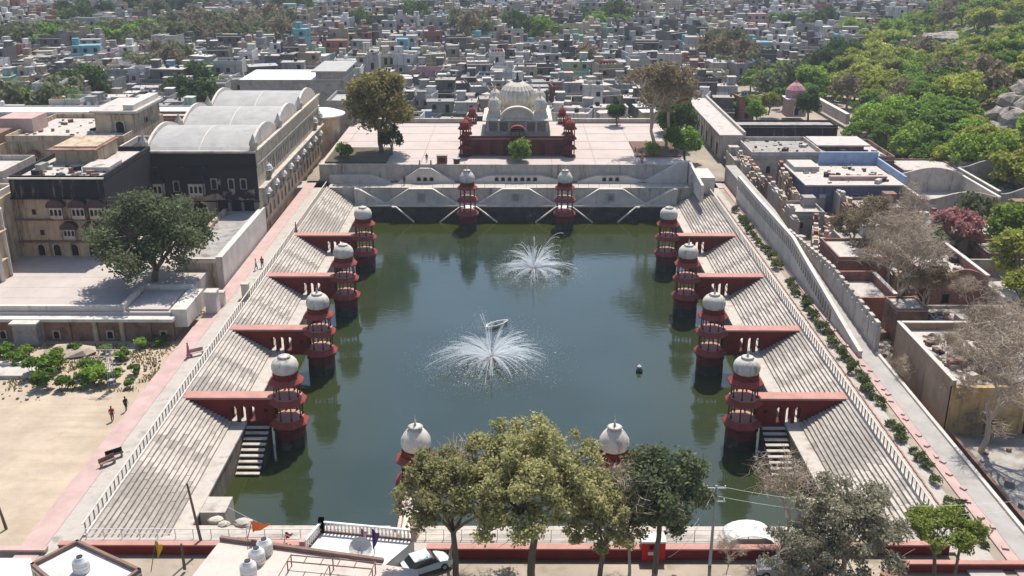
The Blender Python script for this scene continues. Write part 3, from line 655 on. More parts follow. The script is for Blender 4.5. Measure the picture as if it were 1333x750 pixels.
def block(parent, x0, y0, z0, x1, y1, z1, mat, roof=ROOF, name='wall', para=.8, skip='', pm=None):
    MB().box(x0, y0, z0, x1, y1, z1 - .15).build(name, mat, parent)
    MB().box(x0 + .02, y0 + .02, z1 - .15, x1 - .02, y1 - .02, z1).build('roof', roof, parent)
    MB().box(x0 - .25, y0 - .25, z1 - .45, x1 + .25, y0 - .001, z1 - .3).build('cornice', pm or mat, parent)
    if para: parapet(parent, x0, x1, y0, y1, z1, para, .25, pm or mat, skip)
def bldg(name, lab, cat='building', group=None): return thing(name, lab, cat, (0, 0, 0), 0, group)
# ================================================================ left bank: courtyard and palace
ZC = 8.0
struct(MB().box(-140, 117.0, 3, -43.5, 160, ZC).build('courtyard', COURT))
m = MB()
for i in range(24): m.box(-140 + 4 * i, 117.6, ZC - .01, -139.95 + 4 * i, 158, ZC + .012)
for j in range(10): m.box(-139, 118 + 4 * j, ZC - .01, -44, 118.06 + 4 * j, ZC + .016)
struct(m.build('court_joints', material('court_joint', (.44,.37,.33))))
t_ = bldg('retaining_wall', 'long stained retaining wall with shallow panels below the pale courtyard', 'wall')
MB().box(-120, 116.4, 3, -43.3, 116.98, 7.2).build('wall', BROWN, t_); MB().box(-120, 115.6, 7.2, -43.0, 117.3, 7.6).build('coping', WALLW, t_)
MB().box(-120, 117.35, 7.9, -50, 117.8, 8.7).build('parapet', WALLW, t_); MB().box(-120, 118.2, 7.9, -50, 118.5, 8.5).build('inner_kerb', WALLW, t_)
for k in range(22):
    x = -118 + k * 3.4
    MB().box(x, 116.1, 4.1, x + .55, 116.4, 7.2).build('pilaster', CREAM if k % 3 else BROWN, t_)
    if k % 2: arch_window(t_, x + 2, 116.4, 4.6, .7, 1.0, 0, .12, frame=CREAM, name='niche')
t_ = bldg('gate_block', 'small stained block jutting from the retaining wall at far left', 'block')
MB().box(-62.8, 114.6, 3.5, -59.8, 116.05, 7.3).build('wall', CONC, t_); MB().box(-63, 114.3, 7.3, -59.6, 115.55, 7.5).build('coping', WALLW, t_)
t_ = bldg('parapet_wall', 'angular pale parapet round the sunken corner of the courtyard', 'parapet')
MB().box(-50, 117.2, 7.9, -49.5, 125, 8.9).build('wall', WALLW, t_); MB().box(-49.5, 124.5, 7.9, -43, 125, 8.9).build('cross_wall', WALLW, t_); MB().box(-43.6, 117, 6, -41.6, 124.5, 8.4).build('edge_block', WALLW, t_)
MB().box(-49.3, 117.5, 8.0, -44, 124.3, 8.25).build('floor', COURT, t_)
t_ = bldg('side_block', 'long low block with pale parapet beside the pink walk, below the palace', 'building')
MB().box(-47.5, 133, 4, -41.8, 158.5, 9.2).build('wall', CREAM, t_); MB().box(-47.5, 133, 9.2, -42.2, 158.5, 9.35).build('roof', CONC, t_); MB().box(-42.2, 132.9, 4, -41.3, 158.5, 10.0).build('parapet', WALLW, t_); MB().box(-47.7, 132.9, 9.1, -42.3, 133.4, 9.75).build('front_parapet', WALLW, t_); MB().box(-48, 133, 9.2, -47.4, 158, 9.9).build('back_parapet', CREAM, t_)
arch_window(t_, -45, 133, 6, 1.0, 1.6, 0, frame=CREAM)
for (x, y, h, lab) in ((-39.9, 122.3, 2.8, 'thick pale gate pillar beside the pink walk'), (-39.4, 124.6, 1.8, 'short pale pillar just behind the thick gate pillar'), (-36.9, 127.5, 1.9, 'small pale pillar against the slotted parapet of left bank')):
    t_ = bldg('gate_pillar', lab, 'pillar'); q = .75 if h > 2 else .45
    MB().box(x - q, y - q, 6, x + q, y + q, 6 + h).build('shaft', WALLW, t_); MB().box(x - q - .08, y - q - .08, 6 + h, x + q + .08, y + q + .08, 6.2 + h).build('cap', STONE, t_)
# --- palace with three vaulted roofs
PA = bldg('old_palace', 'big old palace with black stained front and three grey vaulted roofs', 'palace')
PX0, PX1, PY0, PY1, PZ = -60.5, -42.2, 158.7, 213.7, 19.0
def blk_front(N, L, g, c):          # the black growth keeps to the upper storeys of the front
    sp = N.new('ShaderNodeSeparateXYZ'); L.new(g.outputs['Position'], sp.inputs[0])
    nz = N.new('ShaderNodeTexNoise'); nz.inputs['Scale'].default_value = .45; nz.inputs['Detail'].default_value = 6; L.new(g.outputs['Position'], nz.inputs['Vector'])
    ad = N.new('ShaderNodeMath'); ad.operation = 'MULTIPLY_ADD'; ad.inputs[1].default_value = 10.0; L.new(nz.outputs['Fac'], ad.inputs[0]); L.new(sp.outputs['Z'], ad.inputs[2])
    mr = N.new('ShaderNodeMapRange'); mr.inputs[1].default_value = 16.6; mr.inputs[2].default_value = 17.2; L.new(ad.outputs[0], mr.inputs[0])
    mx = N.new('ShaderNodeMix'); mx.data_type = 'RGBA'; L.new(mr.outputs[0], mx.inputs[0]); L.new(c, mx.inputs[6]); mx.inputs[7].default_value = (.022,.019,.024, 1)
    return mx.outputs[2]
PFRONT = material('black_grown_plaster_front', (.36,.27,.19), var=.3, scale=.5, stain=.3, stain_rgb=(.06,.05,.045), streak=True, extra=blk_front)
MB().box(PX0, PY0 + .3, 3, PX1 - .3, PY1, PZ).build('body', CREAM, PA)
MB().box(PX0, PY0, 3, PX1, PY0 + .3, PZ + .2).build('front_wall', PFRONT, PA)
MB().box(-65.5, PY0 + .6, 3, PX0, PY0 + 12, PZ - .6).build('side_tower', PFRONT, PA)
parapet(PA, -65.5, PX0, PY0 + .6, PY0 + 12, PZ - .6, .9, .3, WALLW)
for (x, z, kind) in ((-52.1, 12.2, 0), (-58.7, 12.2, 0), (-64.2, 12.2, 0)): jharokha(PA, x, PY0, z, 0, 2.5, 2.0, STONE, False, BLACKP)
for (x, z) in ((-46.5, 13), (-44.5, 13), (-49.3, 13), (-55.5, 12.6)): arch_window(PA, x, PY0, z, .8, 1.6, 0, frame=CONC)
arch_window(PA, -52, PY0, 8.3, 2.2, 2.6, 0, frame=CREAM); arch_window(PA, -57.5, PY0, 8.3, 2.0, 2.4, 0, frame=CREAM)
for x in (-48.2, -46.0, -43.9): arch_window(PA, x, PY0, 8.2, 1.3, 2.8, 0, frame=BLACKP)
for z in (10.9, 16.6): MB().box(-65.6, PY0 - .35, z, PX1 + .2, PY0 + .01, z + .16).build('ledge', BLACKP, PA)
MB().box(PX0 - .3, PY0 - .25, PZ, PX1 + .1, PY0 + .3, PZ + .35).build('front_cornice', STONE, PA)
EASTW = material('warm_cream_plaster', (.58,.47,.34), var=.3, scale=.5, stain=.3, stain_rgb=(.26,.19,.13), streak=True)
# east face along the pink walk
E = R(90)   # local x -> +Y, local -y -> +X
MB((PX1, PY0 + .3, 0), E).box(0, 0.0, 6, 54.7, .28, PZ + .3).build('east_wall', EASTW, PA)
for z, d, th in ((12.9, .9, .2), (16.9, .25, .15), (19.2, .45, .25), (9.2, .35, .15)): MB((PX1, PY0, z), E).box(.3, -d, 0, 54.9, -.001, th).build('ledge', STONE, PA)
for k in range(9):
    jharokha(PA, PX1, PY0 + 4 + k * 5.9, 9.9, E, 1.9, 1.5, STONE, True)
    jharokha(PA, PX1, PY0 + 7 + k * 5.9, 13.4, E, 1.4, 1.2, STONE, True) if k in (0, 7, 8) else None
    for q in (-1.6, 1.3): arch_window(PA, PX1, PY0 + 5.4 + k * 5.9 + q, 6.9, .9, 1.7, E, .12, frame=CREAM)
    if k > 0:
        for q in (-1.9, -.6, .7, 2.0): arch_window(PA, PX1, PY0 + 4 + k * 5.9 + q, 13.7, .62, 2.5, E, .12, frame=STONE)
# vaulted roofs
def vault(y0, y1, x0, x1, z, rise):
    n = 16; prof = [(y0 + (y1 - y0) * i / n, z + rise * math.sin(math.pi * (i / n)) ** .8) for i in range(n + 1)]
    MB().slabYZ(prof, x0, x1).build('vaulted_roof', TIN, PA)
    for xx in ((x0 + x1) / 2, ): MB().slabYZ([(a, b + .05) for a, b in prof] + [(y1, z - .1), (y0, z - .1)], xx - .1, xx + .1).build('roof_rib', WALLW, PA)
    for (xx, s) in ((x0, -1), (x1, 1)):
        pr = [(y0 + (y1 - y0) * i / n, z + .35 + (rise + .3) * math.sin(math.pi * (i / n)) ** .8) for i in range(n + 1)]
        MB().slabYZ(pr + [(y1, z - .1), (y0, z - .1)], xx - .22 + (.1 * s), xx + .22 + .1 * s).build('gable_parapet', WALLW, PA)
    for xx in (x0 - .5, x1 + .5):
        for yy in (y0 + .6,): MB().lathe(xx, yy, [(.6, z), (.6, z + .9), (.75, z + 1.0), (.7, z + 1.5), (.35, z + 2.1), (.05, z + 2.8)], 8).build('finial_turret', STONE, PA)
d = (PY1 - PY0 - .6) / 3
for k in range(3): vault(PY0 + .5 + d * k, PY0 + .5 + d * (k + 1) - .1, PX0 + .6 + (-.0), PX1 - .9, PZ + .05, 2.3)
PARD = material('dark_maroon_hood', (.085,.05,.05), var=.4)
# --- west wing facing the court
WG = bldg('palace_wing', 'cream palace wing with black stained top band and hooded balcony windows', 'building')
MB().box(-72.5, 139, 4, -59.2, 158.6, 19.3).build('wall', CREAM, WG); MB().box(-59.2, 139, 4, -59, 158.6, 19.3).build('end_wall', PFRONT, WG); MB().box(-72.5, 138.8, 16.9, -59, 139, 19.6).build('black_band', BLACKP, WG)
MB().box(-72.2, 139.3, 19.3, -59.3, 158.3, 19.45).build('roof', ROOF, WG); parapet(WG, -72.5, -59, 139, 158.6, 19.45, .7, .3, BLACKP)
for z, mt in ((13.6, BROWN), (10.3, BROWN), (16.8, BLACKP), (19.75, WALLW)): MB().box(-72.6, 138.45, z, -58.9, 138.99, z + .18).build('ledge', mt, WG)
for x in (-66.2, -63.0, -60.4): jharokha(WG, x, 139, 14.1, 0, 2.1, 1.6, STONE, False, PARD)
for x in (-64.8, -61.6): jharokha(WG, x, 139, 11.0, 0, 1.9, 1.4, STONE, False, PARD)
for x in (-69.5, -67.2, -64.6, -62, -60.2): arch_window(WG, x, 139, 8.1, 1.0, 1.7, 0, frame=CREAM)
for x, z in ((-69.7, 14.4), (-69, 11.3)): sq_window(WG, x, 139, z, .6, .8, 0, CREAM, hood=False)
MB().box(-70.5, 150, 19.45, -64, 158, 22.0).build('roof_room', CREAM, WG); MB().box(-71, 148.4, 21.6, -63.5, 158.2, 21.8).build('awning', BROWN, WG)
MB().box(-64, 144, 19.45, -60, 149, 20.2).build('roof_platform', ROOF, WG)
# --- left edge turret block
LT = bldg('corner_turret_block', 'tall weathered corner block with pilasters at the left picture edge', 'building')
MB().box(-96, 124.5, 4, -72.6, 141, 17.6).build('wall', CREAM, LT)
MB().lathe(-73.3, 129.5, [(3.3, 4), (3.3, 10.6), (3.6, 10.8), (3.3, 11), (3.3, 14.4), (3.7, 14.7), (3.3, 14.9), (3.3, 17.4)], 8, R(22.5)).build('turret', CREAM, LT)
MB().lathe(-73.3, 129.5, [(3.6, 17.4), (3.6, 17.7), (3.2, 17.8), (3.2, 18.4)], 8, R(22.5)).build('turret_rim', WALLW, LT)
for k in range(8):
    a = R(22.5 + 45 * k); m = MB((-73.3 + 3.32 * math.cos(a), 129.5 + 3.32 * math.sin(a), 0), a); m.box(-.15, -.3, 4, .18, .3, 17.4); m.build('pilaster', WALLW, LT)
for z in (11, 14.7): MB().box(-96, 124.2, z, -75.5, 124.49, z + .25).build('ledge', BROWN, LT)
parapet(LT, -96, -73, 124.5, 141, 17.6, .9, .3, WALLW)
for x in (-78, -82, -86): arch_window(LT, x, 124.5, 12, 1.0, 1.6, 0, frame=WALLW)
for (x0, y0, x1, y1, r) in ((-79, 131, -76, 134, .2), (-84, 128, -80, 131, -.3), (-80, 136, -76, 139, .1)):
    MB(((x0+x1)/2, (y0+y1)/2, 0), r).box(-1.8, -1.6, 17.6, 1.8, 1.6, 19.2).build('roof_shed', ROOF, LT)
# --- cream buildings behind
def simple(lab, x0, y0, z0, x1, y1, z1, mat, roof=ROOF, wins=(), name='old_building', wz=None, skip='', para=.8, pm=None, arch=True):
    t_ = bldg(name, lab); block(t_, x0, y0, z0, x1, y1, z1, mat, roof, para=para, skip=skip, pm=pm)
    for (x, z, w_, h) in wins:
        (arch_window if arch else sq_window)(t_, x, y0, z, w_, h, 0, frame=pm or STONE)
    return t_
o = simple('cream hall with hooded window and flat pale roof behind the palace wing', -86, 166, 4, -66, 186, 19.5, CREAM, wins=[(-75.5, 16, .7, 1.4), (-68, 14.6, .8, 1.4)])
jharokha(o, -81.5, 166, 15.4, 0, 1.8, 1.5, STONE, False); MB().box(-86, 163.8, 14.6, -72, 166, 14.8).build('awning', BROWN, o)
o = simple('upper cream room with pale roof and one arched niche, left of the vaulted palace', -73.2, 172.5, 17, -66.3, 185.5, 23, CREAM, wins=[(-68.9, 19.4, 1.4, 2.0)], para=0); MB().box(-73.8, 172, 22.9, -65.6, 186, 23.3).build('roof_slab', ROOF, o); MB().box(-68.2, 173, 23.3, -66.4, 186, 24.2).build('roof_wall', WALLW, o)
arch_window(o, -66.3, 178, 19, 1.4, 2.2, E, frame=CREAM)
o = simple('small pinkish stepped rooms with white parapets near the left edge', -96, 160, 4, -86.4, 172, 18.2, CREAM, wins=[(-90, 15, .9, 1.4), (-93, 15, .9, 1.4)])
MB().box(-92, 166, 18.2, -87, 171, 20.6).build('upper_room', BROWN, o); MB().box(-90, 172.2, 15, -84, 178, 22).build('pink_room', PINK, o)
simple('stained grey block with dark arcade at the left edge behind the turret', -104, 148, 4, -78, 159, 17.8, WALLG, wins=[(-82, 13.6, 1.4, 2.2), (-86, 13.6, 1.4, 2.2), (-90, 13.6, 1.4, 2.2)])
simple('low brown range running behind the palace toward the vaulted roofs', -72, 196, 4, -61.2, 201, 17.5, BROWN, para=.5)
simple('long low grey roofed range behind the cream rooms', -118, 214, 4, -72, 222, 12, WALLG, roof=TIN, para=.3)
simple('second long low pale roofed range farther back at left', -140, 236, 4, -70, 245, 11, WALLG, roof=WHITE, para=.3, wins=[(-80 - 6 * k, 7, 1.6, 2) for k in range(8)], arch=False)
# dark fence-line wall along the left back of the tank walk
o = bldg('round_pavilion', 'white flat canopy roof beyond the far end of the palace', 'pavilion')
MB().lathe(-43.5, 222, [(5.2, 13.4), (5.4, 13.7), (3, 14.5), (.1, 14.9)], 24).build('roof', WHITE, o); MB().lathe(-43.5, 222, [(4.2, 4), (4.2, 13.4)], 16).build('wall', CREAM, o)
o = simple('blue grey flat house just past the white canopy roof', -44, 232, 4, -37, 246, 14, CONC, roof=TIN)
o = simple('long hall with white sheet roof behind the big left hand trees', -72, 262, 3, -45, 280, 15, CONC, roof=WHITE, para=0); MB().box(-52, 262, 15, -45, 280, 17).build('upper_shed', CONC, o); MB().box(-53, 261, 17, -44, 281, 17.3).build('shed_roof', TIN, o)
# ================================================================ right bank
def yslots(parent, x, ys_, z, w_, h, mat=DARK, d=.02):
    for y in ys_: MB().box(x - d, y - w_/2, z, x, y + w_/2, z + h).build('slot', mat, parent)
t_ = bldg('ramp_parapet', 'tall white ramp wall with narrow dark slots beside the right walk', 'wall')
ztop = lambda y: np.interp(y, [108, 114, 130, 140, 165, 178], [6.6, 7.3, 9.3, 10.6, 10.3, 10.3])
m = MB(); sl = MB(); y = 108.0; slots = []
while y < 178:
    k = int(round((y - 108) / 1.1)); w_ = .8
    zz = float(ztop(y + .4))
    if y > 118: 
        m.box(40.55, y, 5.9, 40.95, y + .35, zz); m.box(40.55, y + .35, 5.9, 40.95, y + 1.1, zz - 2.0); m.box(40.55, y + .35, zz - .5, 40.95, y + 1.1, zz); sl.box(40.72, y + .35, zz - 2.0, 40.94, y + 1.1, zz - .5)
    else: m.box(40.55, y, 5.9, 40.95, y + 1.1, zz)
    y += 1.1
o = m.build('slotted_wall', WALLW, t_); struct(sl.build('slot_panels', BROWN, t_), 'stuff')
MB().slabYZ([(108, 6.6), (114, 7.3), (130, 9.3), (140, 10.6), (165, 10.3), (178, 10.3), (178, 10.5), (165, 10.5), (140, 10.8), (130, 9.5), (114, 7.5), (108, 6.8)], 40.5, 41.0).build('coping', LIMEW, t_)
t_ = bldg('crenellated_wall', 'high grey streaked wall with notched top along the right side of the road', 'wall')
y = 109.8; k = 0
while y < 150:
    zt = float(np.interp(y, [109, 128, 150], [9.6, 10.3, 8.6]))
    MB().box(43.0, y, 3, 43.5, y + 1.99, zt - .7 + (.12 if k % 3 == 0 else 0)).build('wall_panel', WALLG, t_)
    MB().box(43.02, y + .3, zt - .75, 43.48, y + 1.5, zt).build('merlon', WALLG, t_)
    y += 2.0; k += 1
t_ = bldg('drain_wall', 'low dark stone kerb and drain beside the right hand road', 'kerb')
MB().box(43.3, 60, 3, 43.9, 93, 5.6).build('wall', CONC, t_); MB().box(43.9, 60, 3, 45, 92, 4.08).build('channel', DARKST, t_); MB().box(45, 60, 3, 45.35, 92, 4.9).build('far_kerb', BROWN, t_)
# ochre house, lower right
OH = bldg('ochre_house', 'flat roofed ochre house with blue tank at the right edge', 'house')
def wl(x0, y0, x1, y1, z1, mat=YELL, z0=3, cop=True, par=OH, nm='wall'):
    MB().box(x0, y0, z0, x1, y1, z1).build(nm, mat, par)
    if cop: MB().box(min(x0, x1) - .05, min(y0, y1) - .05, z1, max(x0, x1) + .05, max(y0, y1) + .05, z1 + .12).build('coping', WALLW, par)
OCW = material('brown_ochre_side_wall', (.36,.25,.17), var=.25, scale=.4, stain=.3, stain_rgb=(.2,.14,.1), streak=True)
wl(45.2, 93.5, 45.6, 109.6, 9.9, OCW); wl(45.6, 109.2, 68, 109.6, 9.9, OCW)
MB().box(45.6, 93.8, 3, 56, 109.2, 8.9).build('body', OCW, OH); MB().box(45.62, 93.8, 8.9, 56, 109.18, 9.05).build('roof', ROOF, OH)
MB().box(56, 101.5, 3, 72, 109.2, 8.9).build('rear_body', OCW, OH); MB().box(56, 101.5, 8.9, 72, 109.18, 9.07).build('rear_roof', ROOF, OH)
wl(51.2, 93.9, 51.5, 104.5, 9.6, BROWN, 9.06); wl(51.5, 104.2, 72, 104.5, 9.5, BROWN, 9.08); wl(51.5, 93.8, 72, 94.1, 9.7, BROWN, 9.0)
MB().box(56, 92.5, 3, 74, 101.5, 8.2).build('front_body', YELL, OH); MB().box(55.9, 92.3, 8.2, 74, 101.5, 8.35).build('front_roof', ROOF, OH)
MB().box(45.2, 93.2, 3, 56, 93.8, 9.3).build('front_wall', YELL, OH)
sq_window(OH, 58.6, 92.5, 5.4, 1.1, 1.6, 0, YELL); sq_window(OH, 62.5, 92.5, 5.4, 1.1, 1.6, 0, YELL); MB().box(53.2, 93.1, 3.9, 54.3, 93.22, 6.0).build('door', DARK, OH); MB().box(49, 93.1, 3.9, 50, 93.22, 6.0).build('door', DARK, OH)
MB().box(55.8, 91.9, 4.6, 74, 92.49, 4.9).build('ledge', ROOF, OH)
t_ = bldg('roof_tank', 'blue tarpaulin covered tank on the ochre house roof', 'tank'); MB().lathe(58.3, 99.3, [(.9, 8.36), (1.0, 9.2), (.8, 9.7), (.3, 9.8)], 12).build('drum', material('blue_tarp', (.03,.07,.20), rough=.6), t_); MB().box(57, 98, 8.36, 59.8, 100.8, 8.5).build('base', CONC, t_)
t_ = bldg('low_slab', 'pale low concrete slab in the yard at the right edge', 'slab'); MB().box(57.5, 80.5, 3.9, 64, 90, 4.7).build('body', ROOF, t_); MB().box(57.3, 80.3, 4.7, 64, 90.2, 4.85).build('edge', WALLW, t_)
struct(MB().box(45.4, 60, 3, 80, 92, 4.05).build('yard', material('grey_yard_ground', (.37,.34,.30), var=.3, scale=.3, stain=.4, stain_rgb=(.2,.18,.15))))
# brown roofless houses
def roofless(lab, x0, y0, x1, y1, z0, z1, mat, curve=True, floor=ROOF, fz=None):
    t_ = bldg('ruined_house', lab, 'ruin'); n = 10; w_ = x1 - x0
    def top(x): return z1 + (1.3 * math.sin(math.pi * (x - x0) / w_) ** 2 * .8 if curve else 0)
    for y, nm in ((y0, 'front_wall'), (y1, 'back_wall')):
        pts = [(x0, z0), (x1, z0)] + [(x1 - w_ * i / n, (z1 - (0 if nm == 'back_wall' else .5)) + (1.4 * max(0, math.sin(math.pi * (1 - i / n) - .3)) ** 1.5 if curve else 0)) for i in range(n + 1)]
        MB().slabXZ(pts, y - .2, y + .2).build(nm, mat, t_)
    for x in (x0, x1): MB().box(x - .2, y0 + .2, z0, x + .2, y1 - .2, z1 - .2).build('side_wall', mat, t_); MB().box(x - .26, y0 + .2, z1 - .2, x + .26, y1 - .2, z1 - .05).build('coping', WALLW, t_)
    MB().box(x0 + .2, y0 + .2, z0, x1 - .2, y1 - .2, fz or z0 + .6).build('floor', floor, t_)
    return t_
RB = material('red_brown_plaster', (.27,.13,.10), var=.3, scale=.7, stain=.3, stain_rgb=(.1,.06,.05))
o = roofless('red brown roofless house with curved parapet behind the ochre house', 56.5, 128.5, 64.6, 146, 3, 9.0, RB, True, fz=7.6); MB().box(57, 131, 7.6, 60.5, 138, 8.6).build('inner_room', ROOF, o); sq_window(o, 59, 128.3, 5, 1, 1.5, 0, RB)
roofless('grey courtyard walls with rubble floor right of the red brown house', 65.2, 124, 76, 140, 3, 7.4, CONC, False, fz=4.6)
roofless('small low brown walled plot just behind the notched wall', 44.6, 124, 50.5, 133, 3, 8.0, RB, False, fz=6.6)
o = simple('tiny brown shed with pale roof behind the notched wall', 48, 117, 3, 52, 121.5, 8.4, BROWN, para=.2)
o = simple('brown shed with pale slab roof left of the curved red house', 46, 135, 3, 53, 144, 9.0, RB, para=.4, wins=[(49, 6, .9, 1.3)], arch=False)
simple('flat pale roofed room behind the ochre house, partly behind bare branches', 52.5, 113, 3, 64, 121, 7.2, CONC, para=.4)
roofless('pale walled ruin with curved gable ends below the hillside', 71, 170, 85, 186, 3, 8.8, WALLG, True, fz=5.5)
roofless('second curved gable ruin right of the pale walled ruin', 85.8, 172, 96, 190, 3.5, 9.3, CONC, True, fz=6)
simple('low flat roofed house with grey washed wall below the pale ruin', 64, 151, 3, 78, 160, 7.6, WALLG, para=.3, roof=CONC)
simple('small tan room beside the pink flowering tree', 60, 140, 3, 68, 149, 6.5, CONC, para=.3)
# blue house
o = bldg('blue_house', 'flat roofed house with blue washed walls and white roof edge', 'house')
MB().box(53, 177, 3, 70, 193, 8.9).build('wall', material('blue_grey_wall', (.13,.14,.215), var=.3, scale=.5, stain=.4, stain_rgb=(.06,.06,.08), streak=True), o); MB().box(52.6, 176.6, 8.9, 70.4, 193.3, 9.15).build('roof_slab', ROOF, o)
MB().box(59.5, 192.6, 9.15, 71, 193.2, 11.6).build('blue_wall', BLUE, o); MB().box(70.6, 177, 9.15, 71, 192.6, 10.6).build('blue_side_wall', BLUE, o); MB().box(58, 180, 9.15, 68.5, 181, 9.9).build('roof_kerb', PINK, o); MB().box(53.2, 187, 9.15, 58, 193, 10.0).build('stepped_roof', ROOF, o)
sq_window(o, 56, 177, 5.8, 1.1, 1.5, 0, BLUE, glass=WHITE); sq_window(o, 62, 177, 5.8, 1.1, 1.5, 0, BLUE); MB().box(49.6, 176.4, 3, 56.4, 182, 6.6).build('lower_block', CONC, o)
t_ = bldg('white_tank', 'round white water tank on the wall left of the blue house', 'tank'); MB().lathe(51, 178, [(.7, 6.6), (.75, 7.6), (.4, 8.0), (.1, 8.05)], 14).build('drum', WHITE, t_)
# crumbling masonry between road and houses
def rubble_wall(lab, x0, y0, x1, y1, z0, z1, n, seed, mats=(CREAM, WALLG, BROWN)):
    rnd = random.Random(seed); t_ = bldg('crumbling_wall', lab, 'ruin')
    for k in range(n):
        f = k / (n - 1); x = x0 + (x1 - x0) * f; y = y0 + (y1 - y0) * f; h = rnd.uniform(.65, 1) * (z1 - z0)
        w_ = math.hypot(x1 - x0, y1 - y0) / n * 1.02
        m = MB((x, y, 0), math.atan2(y1 - y0, x1 - x0))
        m.box(-w_/2, -.5, z0, w_/2, .5, z0 + h); m.box(-w_ * .3, -.85, z0, w_ * .15, -.5, z0 + h * rnd.uniform(.5, .95)); m.box(-w_*.4, -.35, z0 + h, w_ * rnd.uniform(-.1, .3), .35, z0 + h + rnd.uniform(.2, .8))
        m.build('wall_section', rnd.choice(mats), t_)
    return t_
rubble_wall('crumbling tan wall with uneven top left of the blue house', 46.3, 160, 46.6, 200, 4, 9.6, 16, 1)
rubble_wall('broken rough wall between crumbling tan wall and blue house', 49.5, 172, 52.5, 194, 4, 9.2, 9, 2)
rubble_wall('broken grey wall in front of the blue house, right part', 57.5, 158, 58.5, 176, 4, 8.6, 8, 3)
rubble_wall('heap of collapsed masonry beside the notched wall', 46, 148, 52, 158, 3.6, 6.6, 6, 4, (BROWN, WALLG, PINK))
simple('cream flat house with sunken blue grey roof beside the long hall', 47.5, 198, 3, 62, 213, 9.6, STONE, roof=CONC, wins=[(51, 6, .9, 1.5), (55, 6, .9, 1.5)])
o = simple('brown flat house with raised pale slab behind the blue house', 63, 197, 3, 76, 213, 9.0, BROWN, wins=[(66, 6, .9, 1.5), (71, 6, .9, 1.5)], arch=False); MB().box(62, 203, 10.4, 73, 212, 10.7).build('slab', ROOF, o); MB().box(63, 204, 9, 72, 211, 10.4).build('upper_room', BROWN, o)
simple('low house with narrow pale roof right of the blue washed roof wall', 76.5, 193, 3, 88, 203, 7.6, BROWN, para=.3)
o = bldg('long_hall', 'long pale hall with flat sloping roof running away beside the plaza', 'hall')
MB().box(43.6, 210, 3, 48.3, 255, 11.2).build('wall', WALLG, o); MB().box(43.2, 209.6, 11.2, 48.2, 255.4, 11.45).build('roof', ROOF, o); MB().box(48.2, 209.6, 11.2, 48.7, 255.4, 12.1).build('roof_kerb', WALLG, o)
for k in range(14): MB().box(43.35, 211 + 3.1 * k, 6, 43.6, 211.5 + 3.1 * k, 11.2).build('pilaster', WALLG, o)
arch_window(o, 46, 210, 6.4, 1.2, 2.2, 0, frame=WALLG)
for k in range(6): MB().box(43.5, 213 + 6.2 * k, 6.5, 43.597, 214.6 + 6.2 * k, 9).build('door', DARK, o)
o = simple('black stained long block with a row of square piers behind the right hand houses', 48.9, 219, 3, 71, 225, 11.3, BLACKP, roof=CONC, para=.4)
for k in range(7): MB().box(50 + 3 * k, 218.6, 4, 51.6 + 3 * k, 218.99, 7.2).build('pier', CONC, o)
o = bldg('pink_temple', 'small pink domed shrine among green bushes beyond the black block', 'shrine')
tx, ty = P(1033, 150, 4); 
MB((tx, ty, 4)).box(-2.6, -2.4, 0, 2.6, 2.4, 4.6).build('wall', PINK, o); MB((tx, ty, 4)).box(-3, -2.8, 4.6, 3, 2.8, 4.9).build('eave', WHITE, o)
m = MB(); m.ribdome(tx, ty + .3, [(2.3, 8.9), (2.7, 9.8), (2.5, 11), (1.6, 12.1), (.5, 12.9), (.1, 13.8)], 64, 16, .06); m.build('dome', material('pink_dome', (.52,.25,.25), var=.2), o)
arch_window(o, tx, ty - 2.4, 4.4, 1.2, 2.2, 0, frame=WHITE)
t_ = bldg('causeway_wall', 'pale wall running diagonally beyond the pink shrine toward the hillside', 'wall')
a = P(1048, 132, 4); b_ = P(1100, 162, 4); L_ = math.hypot(b_[0] - a[0], b_[1] - a[1]); m = MB((a[0], a[1], 4), math.atan2(b_[1] - a[1], b_[0] - a[0])); m.box(0, 0, 0, L_, 1, 2.6); m.build('wall', WALLG, t_)
m = MB((a[0], a[1], 4), math.atan2(b_[1] - a[1], b_[0] - a[0])); m.box(-.1, -.1, 2.6, L_ + .1, 1.1, 2.8); m.build('coping', WALLW, t_)

# small broken plots, stubs of wall and fallen masonry between the road wall and the hillside
rubble_wall('short broken brown wall between the brown sheds and curved red house', 53.5, 125, 55.5, 140, 3.8, 7.4, 7, 11)
rubble_wall('low broken wall running back from the ochre house', 64, 110, 66, 124, 3.8, 6.8, 7, 12)
rubble_wall('ragged tan wall below the pale curved ruin', 62, 161, 72, 166, 3.8, 7.6, 8, 13)
rubble_wall('ragged low wall right of the crumbling tan wall, near the road', 46, 146, 50, 160, 3.8, 8.0, 8, 14)
rubble_wall('stepped broken wall at the far side of the blue house yard', 57, 160, 60, 176, 3.8, 7.8, 8, 15, (WALLG, CREAM))
rubble_wall('tall ragged wall beside the arched side wall', 44.8, 184, 46.5, 205, 4, 9.4, 12, 16, (WALLG, CREAM, STONE))
def debris(name, boxes, n, seed, mats):
    rnd = random.Random(seed); m = MB()
    for _ in range(n):
        x0, y0, x1, y1, z = rnd.choice(boxes); q = rnd.uniform(.12, .55) * rnd.choice((1, 1, 1, 2)); m.mi = rnd.randrange(len(mats))
        m.rbox(rnd.uniform(x0, x1), rnd.uniform(y0, y1), z - .05, z + q * rnd.uniform(.4, 1.1), q * rnd.uniform(.8, 2.2), q, rnd.uniform(0, 3))
    struct(m.build(name, mats), 'stuff')
